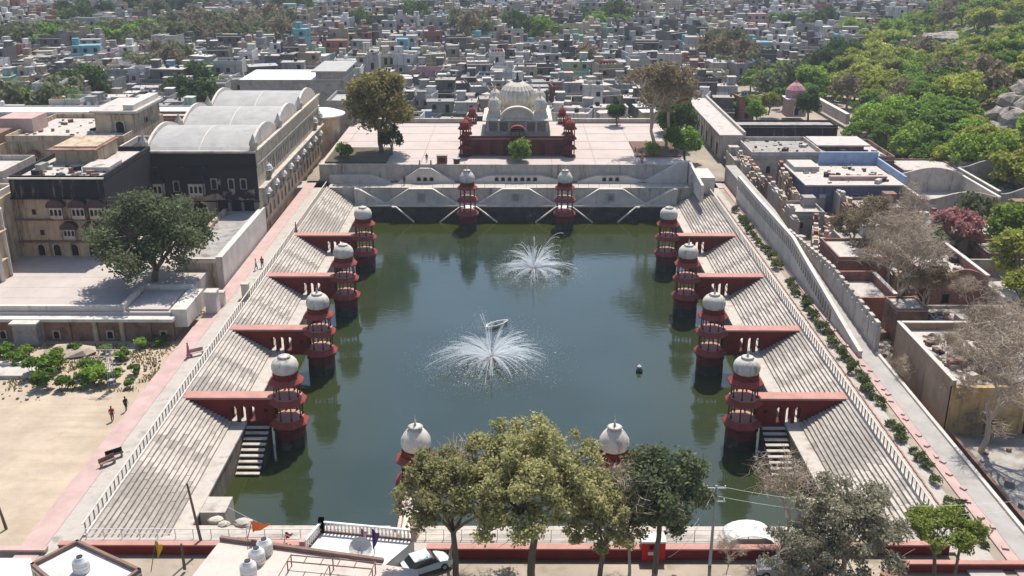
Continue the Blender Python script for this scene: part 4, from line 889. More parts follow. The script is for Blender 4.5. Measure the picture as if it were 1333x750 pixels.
debris('fallen_masonry', [(44, 112, 56, 158, 4.05), (44, 150, 62, 176, 4.05), (52, 145, 72, 170, 4.05), (64, 108, 80, 125, 4.05), (46, 160, 54, 196, 4.05), (66, 140, 84, 152, 4.05)], 1500, 5, [CREAM, WALLG, BROWN, RB, CONC])
debris('roof_litter', [(47, 95, 51, 108, 9.05), (52, 105, 70, 109, 9.07), (57, 93, 72, 101, 8.35), (54, 178, 69, 192, 9.15), (48, 199, 61, 212, 9.6), (64, 198, 75, 203, 9.0), (57, 130, 64, 145, 7.6), (-71, 140, -60, 149, 19.46), (-85, 167, -67, 184, 19.5), (-95, 125, -75, 140, 17.6), (53, 114, 63, 120, 7.2)], 520, 6, [WALLG, BROWN, CONC, BLACKP])
debris('yard_litter', [(46, 62, 78, 91, 4.06), (-36, 62, -8, 68, 5.0), (8, 62, 34, 68, 5.0)], 200, 7, [CONC, BROWN, WALLG])

# tight run of small weathered rooms between the road wall and the hillside
for (x0, y0, x1, y1, z, mt, lab) in (
    (66.5, 110.5, 74, 119, 7.4, CONC, 'grey flat room right behind the ochre house, by the right edge'),
    (77, 126, 85, 137, 6.8, WALLG, 'grey walled flat room at the right edge below the green trees'),
    (71, 142.5, 79, 149.5, 7.0, BROWN, 'brown flat room beside the pink tree, right of the small tan room'),
    (50.5, 146, 57, 153, 7.6, WALLG, 'grey flat room behind the brown shed under the bare branches'),
    (46.5, 162, 52, 169, 7.8, CONC, 'grey stained room at the foot of the broken walls'),
    (59.5, 167.5, 68, 174.5, 7.0, BROWN, 'brown flat room in front of the blue house'),
    (53.5, 157, 58, 163.5, 6.6, CREAM, 'small cream room between the broken walls'),
    (79.5, 160, 88, 168, 7.4, BROWN, 'brown flat room in front of the pale curved ruin'),
    (44.4, 199, 47, 208, 8.0, WALLG, 'narrow grey room between plaza stair and long hall'),
    (89, 196, 97, 206, 8.4, WALLG, 'grey flat room at the foot of the wooded hillside')):
    o = simple(lab, x0, y0, 3, x1, y1, z, mt, para=.5, wins=[(x0 + (x1 - x0) * .3, z - 2.4, .8, 1.2), (x0 + (x1 - x0) * .7, z - 2.4, .8, 1.2)], arch=False, name='small_room', roof=ROOF if mt is CONC else CONC)
    MB().box(x1 - 2.4, y1 - 2.4, z, x1 - .3, y1 - .3, z + 1.7).build('stair_room', mt, o)
# ================================================================ water jets, floats
jetm = bpy.data.materials.new('white_water_jet'); jetm.use_nodes = True; t = jetm.node_tree; t.nodes.clear()
_o = t.nodes.new('ShaderNodeOutputMaterial'); _d = t.nodes.new('ShaderNodeBsdfDiffuse'); _d.inputs[0].default_value = (.85, .87, .88, 1); _t = t.nodes.new('ShaderNodeBsdfTransparent'); _tl = t.nodes.new('ShaderNodeBsdfTranslucent'); _tl.inputs[0].default_value = (.85, .87, .88, 1)
_m0 = t.nodes.new('ShaderNodeMixShader'); _m0.inputs[0].default_value = .5; t.links.new(_d.outputs[0], _m0.inputs[1]); t.links.new(_tl.outputs[0], _m0.inputs[2])
_m = t.nodes.new('ShaderNodeMixShader'); _m.inputs[0].default_value = .5; t.links.new(_t.outputs[0], _m.inputs[1]); t.links.new(_m0.outputs[0], _m.inputs[2]); t.links.new(_m.outputs[0], _o.inputs[0])
def fountain(x, y, lab, R_, H_, npet, nup, seed, squash=1.0):
    rnd = random.Random(seed); t_ = thing('fountain', lab, 'fountain', (x, y, 0), 0, 'floating fountains in the tank'); g = rnd.gauss
    MB().lathe(0, 0, [(.7, -.2), (.8, .1), (.7, .3), (.35, .35), (.3, .7), (.12, .8)], 14).build('nozzle_float', BROWN, t_)
    def drop(mb, a, b3, c, r_): c = max(.03, c); mb.add([(a - r_, b3 - r_, c - r_), (a + r_, b3, c - r_), (a, b3 + r_, c - r_), (a, b3, c + r_)], [(0, 2, 1), (0, 1, 3), (1, 2, 3), (2, 0, 3)])
    def stream(mb, vx, vy, vz, r0, n=9, frac=1.0):
        T = 2 * vz / 9.8 * frac; pts = []; rr = []
        for i in range(n + 1):
            tt = T * i / n; pts.append((vx * tt, vy * tt, .6 + vz * tt - 4.9 * tt * tt)); rr.append(r0 * (.7 + .8 * i / n))
        mb.tube(pts, rr, 3); return T
    spray = MB()
    def jet(a0, el, rad, nst, nd, sp, r0, frac=1.0):
        m = MB()
        for q in range(nst):
            a = a0 + g(0, sp); rd = rad * rnd.uniform(.6, 1.02); e2 = min(1.5, el * rnd.uniform(.85, 1.12)); v = math.sqrt(rd * 9.8 / math.sin(2 * e2)); T = stream(m, v * math.cos(e2) * math.cos(a), v * math.cos(e2) * math.sin(a), v * math.sin(e2), r0 * rnd.uniform(.6, 1.3), 9, frac * rnd.uniform(.45, 1))
        struct(m.build('water_jet', jetm, t_), 'stuff')
        for _ in range(nd):
            a = a0 + g(0, sp * 1.15); rd = rad * rnd.uniform(.8, 1.06); e2 = min(1.5, el * rnd.uniform(.8, 1.15)); v = math.sqrt(rd * 9.8 / math.sin(2 * e2)); q = rnd.random() ** .6; tt = 2 * v * math.sin(e2) / 9.8 * q
            drop(spray, v * math.cos(e2) * tt * math.cos(a) + g(0, .05), v * math.cos(e2) * tt * math.sin(a) + g(0, .05), .6 * (1 - q) + v * math.sin(e2) * tt - 4.9 * tt * tt + g(0, .06), rnd.uniform(.015, .038))
    for k in range(npet): jet(2 * math.pi * (k + .3 * rnd.random()) / npet, R(rnd.uniform(22, 30)), R_ * rnd.uniform(.78, 1.08), 24, 700, .10, .019)
    for k in range(nup):
        hh = H_ * rnd.uniform(.45, .85); out = R_ * rnd.uniform(.8, 1.25); jet(2 * math.pi * (k + .4 * rnd.random()) / nup, math.atan2(4 * hh, out), out, 14, 300, .06, .022, .62)
    m = MB()
    for q in range(6): stream(m, g(0, .06), g(0, .06), math.sqrt(2 * 9.8 * H_), .03, 10, .5)
    struct(m.build('water_jet', jetm, t_), 'stuff')
    for _ in range(int(900 * R_ / 7)):
        a = rnd.uniform(0, 6.283); r_ = R_ * rnd.uniform(.1, 1.0) ** .8 * 1.3; drop(spray, r_ * math.cos(a), r_ * math.sin(a), rnd.uniform(.02, .3), rnd.uniform(.012, .03))
    struct(spray.build('spray_drops', jetm, t_), 'stuff')
    # low foam collar round the float where the jets fall
    foam = MB()
    for _ in range(700):
        a = rnd.uniform(0, 6.283); r_ = abs(g(0, 1)) * R_ * .33; q = rnd.uniform(.05, .16); foam.rbox(r_ * math.cos(a), r_ * math.sin(a), -.01, .012, q * 2, q, rnd.uniform(0, 3))
    struct(foam.build('foam', jetm, t_), 'stuff')
    return t_
fountain(3.0, 154.6, 'tall fanning water fountain, the farther one from the camera', 7.2, 5.6, 11, 13, 5)
fo = fountain(-3.2, 119.9, 'wide spraying water fountain beside the small boat, nearer the camera', 9.4, 5.0, 15, 7, 8)
for dx in (-1.1, 1.2): MB().lathe(dx, .9, [(.55, .0), (.75, .12), (.55, .24), (.4, .12), (.55, 0)], 12, cap=False).build('float_ring', WHITE, fo)
t_ = thing('rowing_boat', 'small white and dark open boat behind the nearer fountain', 'boat', (-2.7, 131.9, 0), R(40))
pts = [(-2, 0), (-1.6, .45), (-.6, .7), (.8, .65), (1.7, .3), (2.1, 0), (1.7, -.3), (.8, -.65), (-.6, -.7), (-1.6, -.45)]
m = MB(); n = len(pts)
m.add([(x * .85, y * .7, -.1) for x, y in pts] + [(x, y, .45) for x, y in pts] + [(x * .93, y * .85, .45) for x, y in pts] + [(x * .8, y * .65, .05) for x, y in pts],
      [tuple(range(n - 1, -1, -1))] + [(k * n + i, k * n + (i + 1) % n, (k + 1) * n + (i + 1) % n, (k + 1) * n + i) for k in range(3) for i in range(n)] + [tuple(range(3 * n, 4 * n))])
m.build('hull', WHITE, t_)
for x in (-1, .1, 1.1): MB().box(x - .14, -.55, .3, x + .14, .55, .36).build('seat', BLACK, t_)
MB().tube([(-.4, -.6, .4), (.3, -1.8, .1)], .03, 5).build('oar', BARK, t_); MB().box(-.9, -.35, .06, .9, .35, .1).build('floor', DARK, t_)
t_ = thing('marker_float', 'tiny red and black float alone on the open water', 'float', (15.9, 116.6, 0))
MB().lathe(0, 0, [(.1, -.1), (.42, .05), (.45, .3), (.2, .5)], 12).build('body', BLACK, t_); MB().lathe(0, 0.1, [(.25, .5), (.28, .75), (.08, .95)], 10).build('top', WHITE, t_); MB().lathe(0, .1, [(.29, .6), (.29, .68)], 10).build('band', RED, t_)
# ================================================================ people
def skin_person(name, pose):
    J = {'pelvis': (0,0,.93), 'chest': (0,.0,1.3), 'neck': (0,0,1.48), 'head': (0,-.02,1.62), 'top': (0,0,1.72),
         'kl': (.1,-.06 + pose*.12,.5), 'al': (.1,.06 + pose*.25,.09), 'tl': (.1,-.12 + pose*.25,.04), 'kr': (-.1,-.06 - pose*.12,.5), 'ar': (-.1,.04 - pose*.2,.09), 'tr': (-.1,-.14 - pose*.2,.04),
         'hl': (.09,0,.88), 'hr': (-.09,0,.88), 'sl': (.17,0,1.4), 'sr': (-.17,0,1.4), 'el': (.24,.03,1.13), 'er': (-.24,.03,1.13), 'wl': (.25,-.1,.9), 'wr': (-.25,-.08,.9), 'fl': (.25,-.13,.8), 'fr': (-.25,-.11,.8)}
    rad = {'pelvis': .14, 'chest': .14, 'neck': .055, 'head': .095, 'top': .06, 'kl': .06, 'kr': .06, 'al': .045, 'ar': .045, 'tl': .035, 'tr': .035, 'hl': .09, 'hr': .09, 'sl': .065, 'sr': .065, 'el': .042, 'er': .042, 'wl': .032, 'wr': .032, 'fl': .03, 'fr': .03}
    E_ = [('pelvis','chest'),('chest','neck'),('neck','head'),('head','top'),('pelvis','hl'),('hl','kl'),('kl','al'),('al','tl'),('pelvis','hr'),('hr','kr'),('kr','ar'),('ar','tr'),('chest','sl'),('sl','el'),('el','wl'),('wl','fl'),('chest','sr'),('sr','er'),('er','wr'),('wr','fr')]
    ks = list(J); me = bpy.data.meshes.new(name); me.from_pydata([J[k] for k in ks], [(ks.index(a), ks.index(b)) for a, b in E_], [])
    sk = me.attributes.get('skin'); me.update(); return me, [rad[k] for k in ks]
SKINM = material('brown_skin', (.22,.11,.07), bump=0, var=.1)
CL = {'red': material('red_cloth', (.35,.03,.04), bump=0, var=.1), 'white': material('white_cloth', (.65,.63,.6), bump=0, var=.1), 'dark': material('dark_cloth', (.03,.03,.045), bump=0, var=.1), 'blue': material('blue_cloth', (.06,.1,.3), bump=0, var=.1), 'pink': material('pink_cloth', (.5,.12,.22), bump=0, var=.1), 'mustard': material('mustard_cloth', (.45,.27,.05), bump=0, var=.1)}
PM, PR = skin_person('body', .8); PM.materials.append(SKINM)
def person(x, y, z, rz, top, bot, lab, group=None, dress=False):
    t_ = thing('person', lab, 'person', (x, y, z), rz, group)
    o = link('body', PM, t_)
    md = o.modifiers.new('skin', 'SKIN')
    if not PM.skin_vertices: pass
    for i, sv in enumerate(PM.skin_vertices[0].data): sv.radius = (PR[i], PR[i]); sv.use_root = (i == 0)
    s2 = o.modifiers.new('sub', 'SUBSURF'); s2.levels = 1; s2.render_levels = 1
    m = MB(); m.lathe(0, 0, [(.17, .92), (.165, 1.1), (.19, 1.3), (.20, 1.4), (.1, 1.48)], 10, sy=.72); m.tube([(.18, 0, 1.42), (.245, .03, 1.15)], [.075, .06], 6); m.tube([(-.18, 0, 1.42), (-.245, .03, 1.15)], [.075, .06], 6); m.build('shirt', CL[top], t_)
    m = MB()
    if dress: m.lathe(0, 0, [(.3, .1), (.24, .5), (.17, .95)], 12, sy=.85); m.build('skirt', CL[bot], t_)
    else:
        m.lathe(0, 0, [(.165, .82), (.175, .96)], 10, sy=.75)
        m.tube([(.09, 0, .9), (.1, .03, .5), (.1, .25, .14)], [.1, .08, .06], 6); m.tube([(-.09, 0, .9), (-.1, -.15, .5), (-.1, -.12, .14)], [.1, .08, .06], 6); m.build('trousers', CL[bot], t_)
    MB().lathe(0, .01, [(.085, 1.62), (.105, 1.68), (.085, 1.75), (.03, 1.78)], 10).build('hair', CL['dark'], t_)
    return t_
def pxp(px, py, z): return (*P(px, py, z), z)
for (px, py, z, rz, a, b_, lab, dr) in (
    (147, 549, 4.3, .5, 'red', 'dark', 'person in a red top walking on the sand beside the pink kerb', 0),
    (165, 536, 4.3, 1, 'dark', 'dark', 'person in dark clothes on the sand nearer the pink kerb', 0),
    (605, 204, 9.3, 2, 'dark', 'dark', 'person in dark clothes left of the red platform on the plaza', 0),
    (556, 211, 9.3, 0, 'dark', 'blue', 'lone person in dark clothes by the left plaza edge near the stair', 0),
    (827, 203, 9.3, 1, 'red', 'white', 'person in red at the right side of the plaza before the bare tree', 0),
    (833, 209, 9.3, 2, 'white', 'dark', 'person in white standing beside the person in red on plaza', 0),
    (836, 213, 9.3, 0, 'mustard', 'pink', 'person in mustard skirt nearest the plaza edge at right', 1),
    (527, 241, 6.0, 0, 'dark', 'dark', 'person in dark clothes on the far terrace near its left end', 0),
    (519, 232, 6.0, 0, 'blue', 'dark', 'person in blue beside the sloping stair of the plaza wall, left', 0),
    (792, 300, 0, 0, '', '', '', 0),
    (386, 303, 6.0, 2, 'pink', 'red', 'person in pink on the left walk close to the palace foot', 1),
    (334, 352, 6.0, 2, 'white', 'blue', 'person in white at the pink walk above the second pier', 0),
    (342, 349, 6.0, 0, 'red', 'dark', 'person in red beside the person in white on the left walk', 0),
    (246, 465, 6.1, 2, 'pink', 'pink', 'person in pink sitting area of the left pink walk near bushes', 1),
    (943, 213, 9.3, 2, 'white', 'dark', 'person in white at the top of the right stair', 0)):
    if lab: person(*pxp(px, py, z), rz, a, b_, lab.replace('sitting area of', 'standing on'), None, dr)
# ================================================================ plaza furniture
t_ = thing('red_kiosk_box', 'small brown box booth at the plaza front edge left of the pavilion', 'booth', (*P(576, 213, 9.3), 9.3))
MB().box(-1, -.5, 0, 1, .5, 1.6).build('body', BROWN, t_); MB().box(-1.1, -.6, 1.6, 1.1, .6, 1.7).build('lid', CONC, t_); MB().box(-.7, -.53, .3, .7, -.505, 1.3).build('panel', REDD, t_)
t_ = thing('litter_bin', 'smaller dark bin right of the brown box booth on the plaza', 'bin', (*P(595, 213, 9.3), 9.3))
MB().lathe(0, 0, [(.6, 0), (.7, .9), (.72, 1.0)], 8).build('body', BLACK, t_); MB().lathe(0, 0, [(.75, 1.0), (.75, 1.06)], 8).build('rim', METAL, t_)
t_ = bldg('stair_head', 'little stone stair head on top of the left sloping stair', 'stair head'); MB().box(-19, 190.9, 8.9, -16.4, 192.3, 9.5).build('base', WALLG, t_)
for x in (-18.8, -16.6): MB().box(x - .15, 191, 9.5, x + .15, 191.3, 10.3).build('post', WALLG, t_)
# ================================================================ foreground roofs
def roofhouse(lab, px, z, mat=CREAM, roof=ROOF, par=None, ph=.35, base=4.0, name='roof_terrace_house'):
    t_ = bldg(name, lab, 'house'); poly = [P(a, b_, z) for a, b_ in px]
    if sum(poly[i][0] * poly[(i + 1) % len(poly)][1] - poly[(i + 1) % len(poly)][0] * poly[i][1] for i in range(len(poly))) < 0: poly = poly[::-1]
    MB().prism(poly, base, z - .15).build('wall', mat, t_); MB().prism(poly, z - .15, z).build('roof', roof, t_)
    if par:
        for i in range(len(poly)):
            a, b_ = poly[i], poly[(i + 1) % len(poly)]; L_ = math.hypot(b_[0] - a[0], b_[1] - a[1])
            MB((a[0], a[1], 0), math.atan2(b_[1] - a[1], b_[0] - a[0])).box(.01, 0, z, L_ - .01, .25, z + ph).build('roof_parapet', par, t_)
    return t_
PARB = material('brown_parapet_cap', (.21,.13,.10), var=.3, scale=1)
WR = material('white_washed_roof', (.62,.60,.57), var=.12, scale=.6, stain=.3, stain_rgb=(.42,.38,.34))
roofhouse('pale roof with brown parapet set cornerwise at bottom left, one white tank', [(102, 708), (40, 740), (110, 800), (185, 746)], 8.2, CREAM, WR, PARB)
roofhouse('grey walled flat roof in the very bottom left corner', [(-60, 728), (40, 728), (60, 790), (-60, 790)], 6.6, CONC, WR)
t_ = bldg('dark_wall', 'dark grey stained wall behind the bottom left corner roof', 'wall'); a = P(-60, 713, 6.4); b_ = P(62, 713, 6.4); MB().box(a[0], a[1] - .4, 4, b_[0], a[1], 6.2).build('wall', CONC, t_); MB().box(a[0], a[1] - .5, 6.2, b_[0], a[1] + .1, 6.4).build('coping', PINK, t_)
roofhouse('wide pale pink roof with pipe pergola and three white tanks', [(288, 704), (250, 752), (300, 830), (560, 830), (545, 742)], 8.4, CREAM, material('pale_pink_roof', (.54,.45,.39), var=.15, scale=.5, stain=.25, stain_rgb=(.38,.32,.28)), None)
a = P(288, 704, 8.4); b_ = P(500, 733, 8.4); t_ = bldg('roof_curb', 'long brown kerb along the back of the pale pink roof', 'kerb'); L_ = math.hypot(b_[0] - a[0], b_[1] - a[1]); MB((a[0], a[1], 8.4), math.atan2(b_[1] - a[1], b_[0] - a[0])).box(0, -.15, 0, L_, .15, .35).build('body', PARB, t_)
tankm = MB().lathe(0, 0, [(.62, 0), (.62, .9), (.58, 1.0), (.32, 1.2), (.32, 1.28), (.25, 1.3)], 18); lidm = MB().lathe(0, 0, [(.24, 1.3), (.24, 1.36)], 12)
tme, lme = tankm.mesh('drum', WHITE), lidm.mesh('lid', BLACK); tme.polygons.foreach_set('use_smooth', [True] * len(tme.polygons))
rbm = MB().lathe(0, 0, [(.64, .3), (.65, .34), (.64, .38)], 18, cap=False).mesh('rib', WHITE)
for (px, py, z, lab) in ((107, 745, 8.2, 'white plastic water tank on the cornerwise roof at bottom left'), (346, 721, 8.4, 'white water tank farthest back of three on the pale pink roof'), (336, 733, 8.4, 'white water tank in the middle of three on the pale pink roof'), (325, 750, 8.4, 'white water tank nearest the camera of three on pale pink roof')):
    t_ = thing('water_tank', lab, 'water tank', pxp(px, py, z), 0, 'white roof water tanks'); link('drum', tme, t_); link('lid', lme, t_); link('rib', rbm, t_); link('rib', rbm, t_, (0, 0, .3))
t_ = thing('pipe_pergola', 'dark pipe frame standing on the pale pink roof', 'frame', pxp(376, 746, 8.4), R(-8))
for y in (0, .8): MB().tube([(0, y, 1.0), (6.6, y, 1.0)], .05, 6).build('rail', PARB, t_)
for x in (0, 1.3, 2.6, 3.9, 5.2, 6.6): MB().tube([(x, -.1, 1.0), (x, .9, 1.0)], .045, 6).build('cross_bar', PARB, t_)
for x in (0, 3.3, 6.6):
    for y in (0, .8): MB().tube([(x, y, 0), (x, y, 1.0)], .05, 6).build('post', PARB, t_)
    MB().tube([(x, 0, 1.0), (x, -3, 1.0)], .045, 6).build('long_bar', PARB, t_)
roofhouse('brilliant white roof terrace with ornate balustrade beside the near bank', [(420, 693), (396, 722), (500, 738), (540, 704)], 7.4, WHITE, WR, None)
t_ = thing('roof_balustrade', 'white pierced balustrade round the brilliant white roof terrace', 'balustrade', (0, 0, 0))
def balus(pa, pb, z, nm):
    a, b_ = P(*pa, z), P(*pb, z); L_ = math.hypot(b_[0] - a[0], b_[1] - a[1]); rz = math.atan2(b_[1] - a[1], b_[0] - a[0])
    MB((a[0], a[1], z), rz).box(0, -.1, .9, L_, .1, 1.02).build('rail', WHITE, t_); MB((a[0], a[1], z), rz).box(0, -.08, 0, L_, .08, .15).build('bottom_rail', PARB, t_)
    pm_ = MB().lathe(0, 0, [(.06, .15), (.09, .35), (.05, .55), (.08, .75), (.06, .9)], 6).mesh('baluster', WHITE)
    n = int(L_ / .3)
    for k in range(n): q = (k + .5) / n; link('baluster', pm_, t_, (a[0] + (b_[0] - a[0]) * q, a[1] + (b_[1] - a[1]) * q, z))
    for q in (0, 1): MB((a[0] + (b_[0] - a[0]) * q, a[1] + (b_[1] - a[1]) * q, z)).box(-.22, -.22, 0, .22, .22, 1.3).build('pillar', PINK if q else WHITE, t_)
balus((420, 693), (540, 704), 7.4, 'back'); balus((420, 693), (396, 722), 7.4, 'side')
roofhouse('pink ledge roof between the near bank and white terrace', [(310, 699), (300, 708), (395, 722), (408, 703)], 6.2, PINK, PINK, None)
t_ = thing('white_dish', 'round pale dish leaning on the white roof terrace', 'dish', pxp(470, 722, 7.4), R(20)); m = MB(); m.lathe(0, 0, [(.05, 0), (.5, .08), (.9, .3), (.92, .33), (.5, .12), (.05, .04)], 18); o = m.build('bowl', WHITE, t_); o.location = (0, 0, .5); o.rotation_euler = (R(50), 0, 0); MB().tube([(0, 0, 0), (0, 0, .6)], .05).build('stand', METAL, t_)
# rocks at the water corner, left
def rock(loc, s, seed, lab, mat=STONE, group='loose stones by the corner of the tank', name='rock', parent=None):
    rnd = random.Random(seed); m = MB(); vs = []; n = 8
    prof = [(.3, 0), (.9, .1), (1, .4), (.8, .75), (.35, .95)]
    m.lathe(0, 0, prof, n); m.v = [(x * s[0] * rnd.uniform(.8, 1.15), y * s[1] * rnd.uniform(.8, 1.15), z * s[2] * rnd.uniform(.85, 1.1)) for x, y, z in m.v]
    o = m.build(name, mat, parent); o.location = loc
    if lab: tag(o, lab, 'rock', group)
    return o
# flags
def flag(px, py, z, h, colr, lab, tilt=.15, w_=1.0, fh=1.0):
    t_ = thing('flag', lab, 'flag', pxp(px, py, z)); MB().tube([(0, 0, 0), (tilt * h, 0, h)], .035, 5).build('pole', BARK, t_)
    n = 6; vs = []; x0, z0 = tilt * h, h
    for i in range(n + 1):
        for j in (0, 1): vs.append((x0 - .02 + w_ * i / n * (1 - .2 * j), .12 * math.sin(i * 1.4), z0 - .05 - fh * j * (1 - i / n * .75) - .5 * fh * i / n * .5))
    fs = [(2*i, 2*i+1, 2*i+3, 2*i+2) for i in range(n)]
    m = MB(); m.add(vs + [(a, b_ + .02, c) for a, b_, c in vs], fs + [tuple(2*(n+1) + q for q in f[::-1]) for f in fs]); m.build('cloth', material('flag_cloth_' + colr, {'orange': (.75,.16,.04), 'purple': (.10,.06,.22), 'yellow': (.65,.42,.03), 'red': (.5,.06,.05), 'pink': (.6,.3,.35)}[colr], bump=0, var=.1), t_)
flag(322, 706, 8.4, 1.9, 'orange', 'orange pennant flag at the left back corner of pale pink roof', .3, 1.5, 1.0)
flag(489, 722, 7.4, 2.4, 'purple', 'dark purple flag on the white roof terrace', -.05, .6, 2.0)
flag(476, 716, 7.4, 2.0, 'pink', 'faded pink flag left of the dark purple flag', -.1, .5, 1.4)
flag(197, 746, 6.5, 2.9, 'yellow', 'yellow triangular flag in front of the left red wall', .25, .5, 1.6)
flag(370, 712, 6.3, 1.4, 'red', 'small red flag near the pink ledge roof', .2, .6, .7)
# poles and wires
def pole(px, py, z, h, lab, lean=0, arms=()):
    x, y = P(px, py, z); t_ = thing('utility_pole', lab, 'pole', (x, y, z)); MB().tube([(0, 0, 0), (lean * h, 0, h)], [.14, .09], 8).build('shaft', METAL if arms else BARK, t_)
    for a in arms: MB().box(-.8 + lean * h, -.05, h - a, .8 + lean * h, .05, h - a + .1).build('crossarm', METAL, t_); [MB().lathe(q + lean * h, 0, [(.05, h - a + .1), (.05, h - a + .3)], 6).build('insulator', WHITE, t_) for q in (-.7, 0, .7)]
    return (x + lean * h, y, z + h)
p1 = pole(265, 716, 5.8, 6.3, 'thin leaning pole at the lower left beside the steps', -.10)
p2 = pole(925, 735, 5.8, 7.4, 'pale utility pole at the near bank right of the red booth', .0, (.3, 1.5))
p3 = pole(8, 690, 4.3, 3.2, 'short brown post on the sand at the left edge', -.12)
p4 = pole(241, 742, 6, 2.4, 'short grey post before the red wall at the lower left', 0)
p5 = pole(1238, 775, 5.2, 6.5, 'thin pole behind the small green tree at lower right', 0)
def wire(a, b_, sag, lab, n=14, off=(0, 0, 0), group='overhead wires'):
    pts = []
    for i in range(n + 1):
        q = i / n; pts.append((a[0] + (b_[0] - a[0]) * q + off[0], a[1] + (b_[1] - a[1]) * q + off[1], a[2] + (b_[2] - a[2]) * q - 4 * sag * q * (1 - q) + off[2]))
    o = MB().tube(pts, .012, 3).build('wire', WHITE, None); tag(o, lab, 'wire', group)
for k, (dy, dz) in enumerate(((0, 0), (.5, -1.2))):
    wire(p2, (11, 60, 13), 1.0, 'thin wire running left from the pale utility pole, ' + ('upper' if k == 0 else 'lower'), off=(0, dy, dz)); wire(p2, (38, 66, 13), 1.0, 'thin wire running right from the pale utility pole, ' + ('upper' if k == 0 else 'lower'), off=(0, dy, dz))
wire(p1, (-12, 66, 7.5), .8, 'dark sagging wire from the leaning pole at lower left')
# vehicles
def car(px, py, z, rz, colr, lab, L_=3.9, W_=1.6):
    t_ = thing('parked_car', lab, 'car', pxp(px, py, z), rz); b = material('car_paint_' + str(px), colr, rough=.3, spec=.6, bump=0, var=.08)
    prof = [(-L_/2, .3), (-L_/2, .75), (-L_*.36, .85), (L_*.22, .9), (L_*.45, .78), (L_/2, .6), (L_/2, .3)]
    m = MB(); m.slabXZ([(a, c) for a, c in prof][::-1], -W_/2, W_/2); m.build('body', b, t_)
    m = MB(); cab = [(-L_*.40, .85), (-L_*.30, 1.38), (L_*.06, 1.42), (L_*.24, .88)]
    vs = [(a, -W_/2 * (1 if c < 1 else .8), c) for a, c in cab] + [(a, W_/2 * (1 if c < 1 else .8), c) for a, c in cab]
    GL = bpy.data.materials.get('car_glass') or material('car_glass', (.02,.025,.03), rough=.08, bump=0, spec=.8)
    m.add(vs, [(0,1,2,3),(7,6,5,4),(0,4,5,1),(2,6,7,3)]); m.build('window', GL, t_)
    m = MB(); m.box(-L_*.31, -W_*.41, 1.385, L_*.07, W_*.41, 1.45); m.build('roof', b, t_)
    for x in (-L_*.32, L_*.32):
        for y in (-W_/2 + .02, W_/2 - .02):
            w_ = MB(); vs = []; n = 14
            pts = [(x + .3 * math.cos(2*math.pi*i/n), .3 + .3 * math.sin(2*math.pi*i/n)) for i in range(n)]; w_.slabXZ(pts[::-1], y - .1, y + .1); wo_ = w_.build('wheel', BLACK, t_)
            pts = [(x + .17 * math.cos(2*math.pi*i/n), .3 + .17 * math.sin(2*math.pi*i/n)) for i in range(n)]; q = MB().slabXZ(pts[::-1], y - .115, y + .115).build('rim', METAL, wo_)
    for y in (-.55, .55): MB().box(L_/2 - .02, y - .18, .58, L_/2 + .02, y + .18, .72).build('headlight', WHITE, t_); MB().box(-L_/2 - .02, y - .15, .6, -L_/2 + .02, y + .15, .76).build('tail_light', RED, t_)
    return t_
car(556, 741, 5.8, R(28), (.55,.62,.60), 'small pale green hatchback parked at the foot of the olive trees')
car(1018, 747, 5.8, R(170), (.35,.30,.27), 'brownish car half hidden under the grey green tree at lower right')
# red booth with sign
t_ = thing('red_booth', 'bright red booth with white lettering panel under the dark green tree', 'booth', pxp(850, 724, 5.78))
BR = material('bright_red_paint', (.50,.015,.01), rough=.5, var=.1, bump=0)
MB().box(-.95, -.6, 0, .95, .6, 1.7).build('body', BR, t_); MB().box(-1.0, -.66, 1.7, 1.0, .66, 1.85).build('roof', WHITE, t_); MB().box(-.45, -.62, .55, .3, -.602, .85).build('label_panel', WHITE, t_); MB().box(-.35, -.62, 1.1, .5, -.602, 1.5).build('window', DARK, t_)
t_ = thing('white_canopy', 'pale curved canopy at the water edge near the right corner', 'canopy', pxp(975, 703, 6))
m = MB(); n = 10
for i in range(n):
    a0, a1 = math.pi * i / n, math.pi * (i + 1) / n; f = lambda a, r_=2.0: (-r_ * math.cos(a), .15 + r_ * .55 * math.sin(a))
    m.slabXZ([f(a0), f(a1), f(a1, 1.92), f(a0, 1.92)][::-1], -1.2, 1.2)
m.build('cover', WHITE, t_)
for x in (-1.9, 1.9): MB().box(x - .04, -1.1, 0, x + .04, 1.1, .16).build('foot', METAL, t_)
# signal mast in the scrub
x, y = P(147, 506, 4.4); t_ = thing('lattice_mast', 'thin pale lattice mast standing in the scrub at left', 'mast', (x, y, 4.4))
for a, b_ in ((-.35, -.35), (.35, -.35), (.35, .35), (-.35, .35)): MB().tube([(a, b_, 0), (a * .4, b_ * .4, 5.2)], .035, 4).build('leg', METAL, t_)
for z in (1, 2.1, 3.2, 4.2): MB().box(-.35 + z * .04, -.35 + z * .04, z, .35 - z * .04, .35 - z * .04, z + .05).build('brace', METAL, t_)
for z in (3.9, 4.7): MB().box(-1.2, -.04, z, 1.2, .04, z + .08).build('crossarm', METAL, t_)

# things left on the left terrace
for (px, py, rz, lab, c) in ((141, 606, .9, 'small brown bench on the left terrace near the bottom steps', BROWN), (150, 597, .7, 'darker bench just beyond the small brown bench', BLACKP), (257, 463, .6, 'pinkish bench on the left terrace higher up the bank', PINK)):
    x, y = P(px, py, 6.05); t_ = thing('bench', lab, 'bench', (x, y, 6.05), rz)
    MB().box(-.8, -.22, .38, .8, .22, .45).build('seat', c, t_); MB().box(-.8, .18, .45, .8, .24, .85).build('backrest', c, t_)
    lg = MB().box(-.05, -.2, 0, .05, .2, .38).mesh('leg', CONC)
    for q in (-.65, .65): link('leg', lg, t_, (q, 0, 0))
